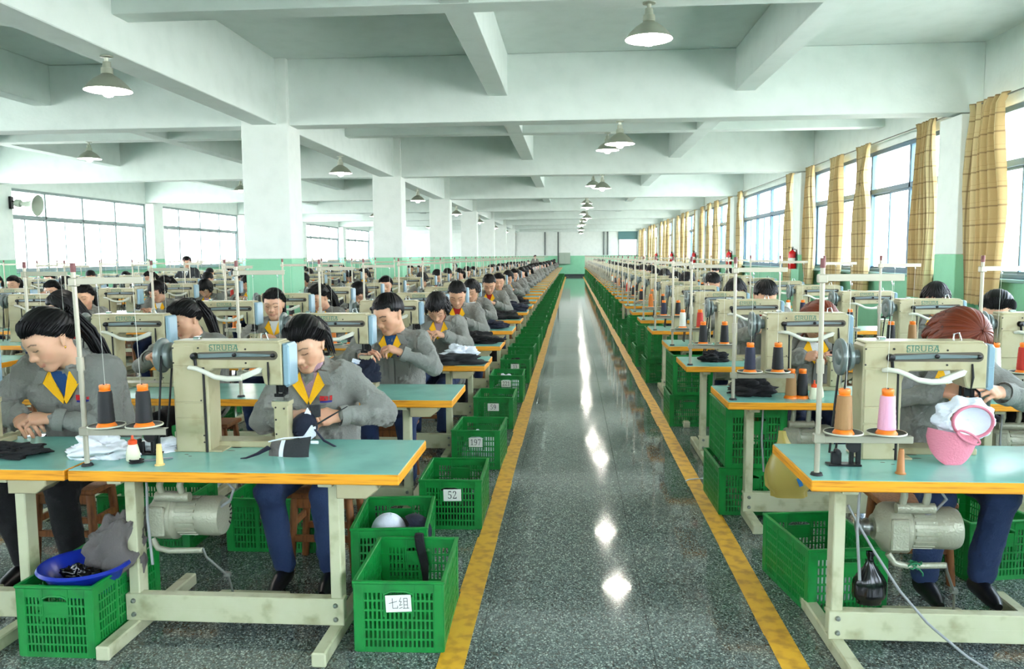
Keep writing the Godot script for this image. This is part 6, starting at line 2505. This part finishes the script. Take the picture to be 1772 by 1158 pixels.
	# inside the crates
	o = thing("cap", "white cap body lying in the crate behind the nearest left crate", "cap", Vector3(-0.93, 0.17, -3.95))
	cap_parts(o, M["cloth white"], M["cloth navy"], Transform3D(Basis.from_euler(Vector3(0.1, 0.9, -0.1)), Vector3(0, 0.03, 0)), 0.95)
	o = thing("cap", "navy cap brim standing in the crate behind the nearest left crate", "cap", Vector3(-0.79, 0.20, -3.92))
	cap_parts(o, M["cloth navy"], M["cloth navy"], Transform3D(Basis.from_euler(Vector3(0.2, 0.5, -1.0)), Vector3(0, 0.02, 0)), 0.8)
	o = thing("fabric_heap", "dark cap pieces filling the crate behind the nearest left crate", "fabric", Vector3(-0.905, 0.014, -3.99))
	part(o, "cloth", crumple(Vector3.ZERO, Vector3(0.13, 0.13, 0.19), 19, 0.4), M["cloth black"])
	for q in [["fifty-two", Vector3(-0.715, 0.014, -4.86), "cloth black", 0.10], ["one hundred ninety-seven", Vector3(-0.715, 0.014, -6.2), "cloth white", 0.13], ["two hundred twenty-one", Vector3(-0.72, 0.014, -9.0), "cloth white", 0.15], ["thirteen", Vector3(-0.715, 0.014, -10.35), "cloth black", 0.16]]:
		o = thing("fabric_heap", "%s cap pieces inside the crate labelled %s" % [(q[2] as String).trim_prefix("cloth "), q[0]], "fabric", q[1])
		part(o, "cloth", crumple(Vector3.ZERO, Vector3(0.12, q[3], 0.17), int(q[3] * 200.0), 0.5), M[q[2]])
	o = thing("fabric_heap", "white cap pieces at the bottom of the askew crate under the right table", "fabric", Vector3(1.19, 0.014, -3.83))
	part(o, "cloth", crumple(Vector3.ZERO, Vector3(0.12, 0.07, 0.18), 61, 0.6), M["cloth white"])
	o = thing("fabric_strip", "black strap hanging over the far rim of the nearest left crate", "fabric strip", Vector3(-0.70, 0.30, -3.615))
	b = MB.new()
	b.tube([Vector3(-0.01, -0.03, -0.022), Vector3(-0.01, 0.012, -0.016), Vector3(-0.008, 0.012, 0.012), Vector3(0.0, -0.03, 0.024), Vector3(0.02, -0.12, 0.03), Vector3(0.025, -0.20, 0.035)], [0.016, 0.016, 0.016, 0.017, 0.015, 0.010], 8, true, Vector2(1.3, 0.25), Vector3.RIGHT)
	part(o, "strap", b, M["cloth black"])
	# blue basin with wool cloth and a black bag in it
	o = thing("basin", "round blue plastic basin set into the crate between the left tables", "basin", Vector3(-2.045, 0.215, -3.16))
	b = MB.new()
	b.lathe([Vector2(0, 0.0), Vector2(0.12, 0.0), Vector2(0.165, 0.10), Vector2(0.178, 0.105), Vector2(0.182, 0.098), Vector2(0.186, 0.104), Vector2(0.178, 0.115), Vector2(0.160, 0.108), Vector2(0.116, 0.008), Vector2(0, 0.008)], 32)
	part(o, "bowl", b, M["basin blue"])
	o = thing("wool_cloth", "folded grey wool cloth standing out of the blue basin", "cloth", Vector3(-2.0, 0.23, -3.25))
	b = crumple(Vector3.ZERO, Vector3(0.115, 0.17, 0.07), 23, 0.6, 30)
	for j in b.v.size():
		b.v[j] += Vector3(b.v[j].y * 0.35, 0, 0)
	part(o, "cloth", b, M["wool grey"])
	o = thing("plastic_bag", "knotted black plastic bag lying in the blue basin", "bag", Vector3(-2.04, 0.24, -3.12))
	part(o, "film", crumple(Vector3.ZERO, Vector3(0.07, 0.05, 0.05), 25, 0.7), M["bag black"])
	# under the right front table: black bag tied to the motor, cable across the floor
	o = thing("plastic_bag", "black plastic bag hanging from the right front motor pulley", "bag", Vector3(1.205, 0.20, -3.27))
	b = MB.new()
	var sheet := PackedVector3Array()
	for a in 16:
		var t := a / 15.0
		for q in 41:
			var ph := TAU * q / 40.0
			var rr := lerpf(0.010, 0.066, smoothstep(0.12, 0.65, t)) * (1.0 if t > 0.1 else 1.6) * (1.0 + 0.10 * sin(ph * 7.0 + t * 2.0) * (1.2 - t))
			if t > 0.93:
				rr *= 0.75
			sheet.append(Vector3(rr * cos(ph), 0.20 - 0.215 * t, rr * 0.7 * sin(ph)))
	b.sheet(sheet, 41)
	part(o, "film", b, M["bag black"])
	o = thing("power_cable", "grey power cable running from the right front motor across the floor", "cable")
	b = MB.new()
	var run := []
	var way := Curve3D.new()
	way.add_point(Vector3(1.10, 0.60, -3.24), Vector3.ZERO, Vector3(0.02, -0.08, 0.02))
	way.add_point(Vector3(1.20, 0.42, -3.22), Vector3(-0.03, 0.08, 0), Vector3(0.05, -0.1, 0.01))
	way.add_point(Vector3(1.385, 0.16, -3.14), Vector3(-0.06, 0.06, -0.01), Vector3(0.06, -0.06, 0.02))
	way.add_point(Vector3(1.62, 0.010, -2.98), Vector3(-0.07, 0.02, -0.03), Vector3(0.07, 0.0, 0.03))
	way.add_point(Vector3(1.90, 0.008, -2.90))
	for k in 40:
		run.append(way.sample_baked(way.get_baked_length() * k / 39.0))
	b.tube(run, 0.0055, 6)
	part(o, "sheath", b, M["cable grey"])
	o = thing("cable_tie", "green cord knotted round the right front clutch lever", "cord", Vector3(1.365, 0.345, -3.275))
	b = MB.new()
	var knot := []
	for k in 30:
		var a := k * 0.9
		knot.append(Vector3(0.018 * cos(a) + k * 0.0009, 0.014 * sin(a * 1.3), 0.016 * sin(a)))
	b.tube(knot, 0.0035, 5)
	b.tube([Vector3(0.02, 0, 0), Vector3(0.045, -0.03, 0.01), Vector3(0.05, -0.045, 0.0)], 0.0035, 5)
	part(o, "cord", b, M["cable green"])
	o = thing("carrier_bag", "translucent yellow carrier bag hung under the second right table", "bag", Vector3(1.19, 0.20, -4.62))
	b = MB.new()
	sheet = PackedVector3Array()
	for a in 14:
		var t := a / 13.0
		for q in 41:
			var ph := TAU * q / 40.0
			var rr := lerpf(0.02, 0.125, smoothstep(0.0, 0.7, t)) * (1.0 + 0.08 * sin(ph * 5.0 + t * 3.0))
			if t > 0.9:
				rr *= 0.8
			sheet.append(Vector3(rr * cos(ph) + 0.05 * t, 0.40 - 0.38 * t, rr * 0.45 * sin(ph)))
	b.sheet(sheet, 41)
	part(o, "film", b, M["bag yellow"])
	b = MB.new()
	b.box(Vector3(0.09, 0.12, 0.062), Vector3(0.022, 0.05, 0.004), 0.001, Basis(Vector3(0, 0, 1), 0.4))
	part(o, "printed_patch", b, M["cloth blue"])
	o = thing("paper_scrap", "white thread scrap lying across the right yellow line", "scrap", Vector3(0.86, 0.004, -5.72), 0.4)
	b = MB.new()
	b.tube([Vector3(-0.07, 0.002, 0.02), Vector3(-0.03, 0.003, 0.0), Vector3(0.03, 0.003, 0.0), Vector3(0.075, 0.004, 0.015)], 0.004, 5)
	part(o, "scrap", b, M["cloth white"])
	o = thing("stool", "red-legged stool behind the left front motor", "stool", Vector3(-1.72, 0.001, -4.72), 0.2)
	b = MB.new()
	b.box(Vector3(0, 0.43, 0), Vector3(0.3, 0.03, 0.26), 0.006)
	part(o, "seat", b, M["stool red"])
	for sx in [-1.0, 1.0]:
		for sz in [-1.0, 1.0]:
			b = MB.new()
			b.box(Vector3(sx * 0.13, 0.208, sz * 0.11), Vector3(0.035, 0.416, 0.035), 0.004)
			part(o, "leg", b, M["stool red"])
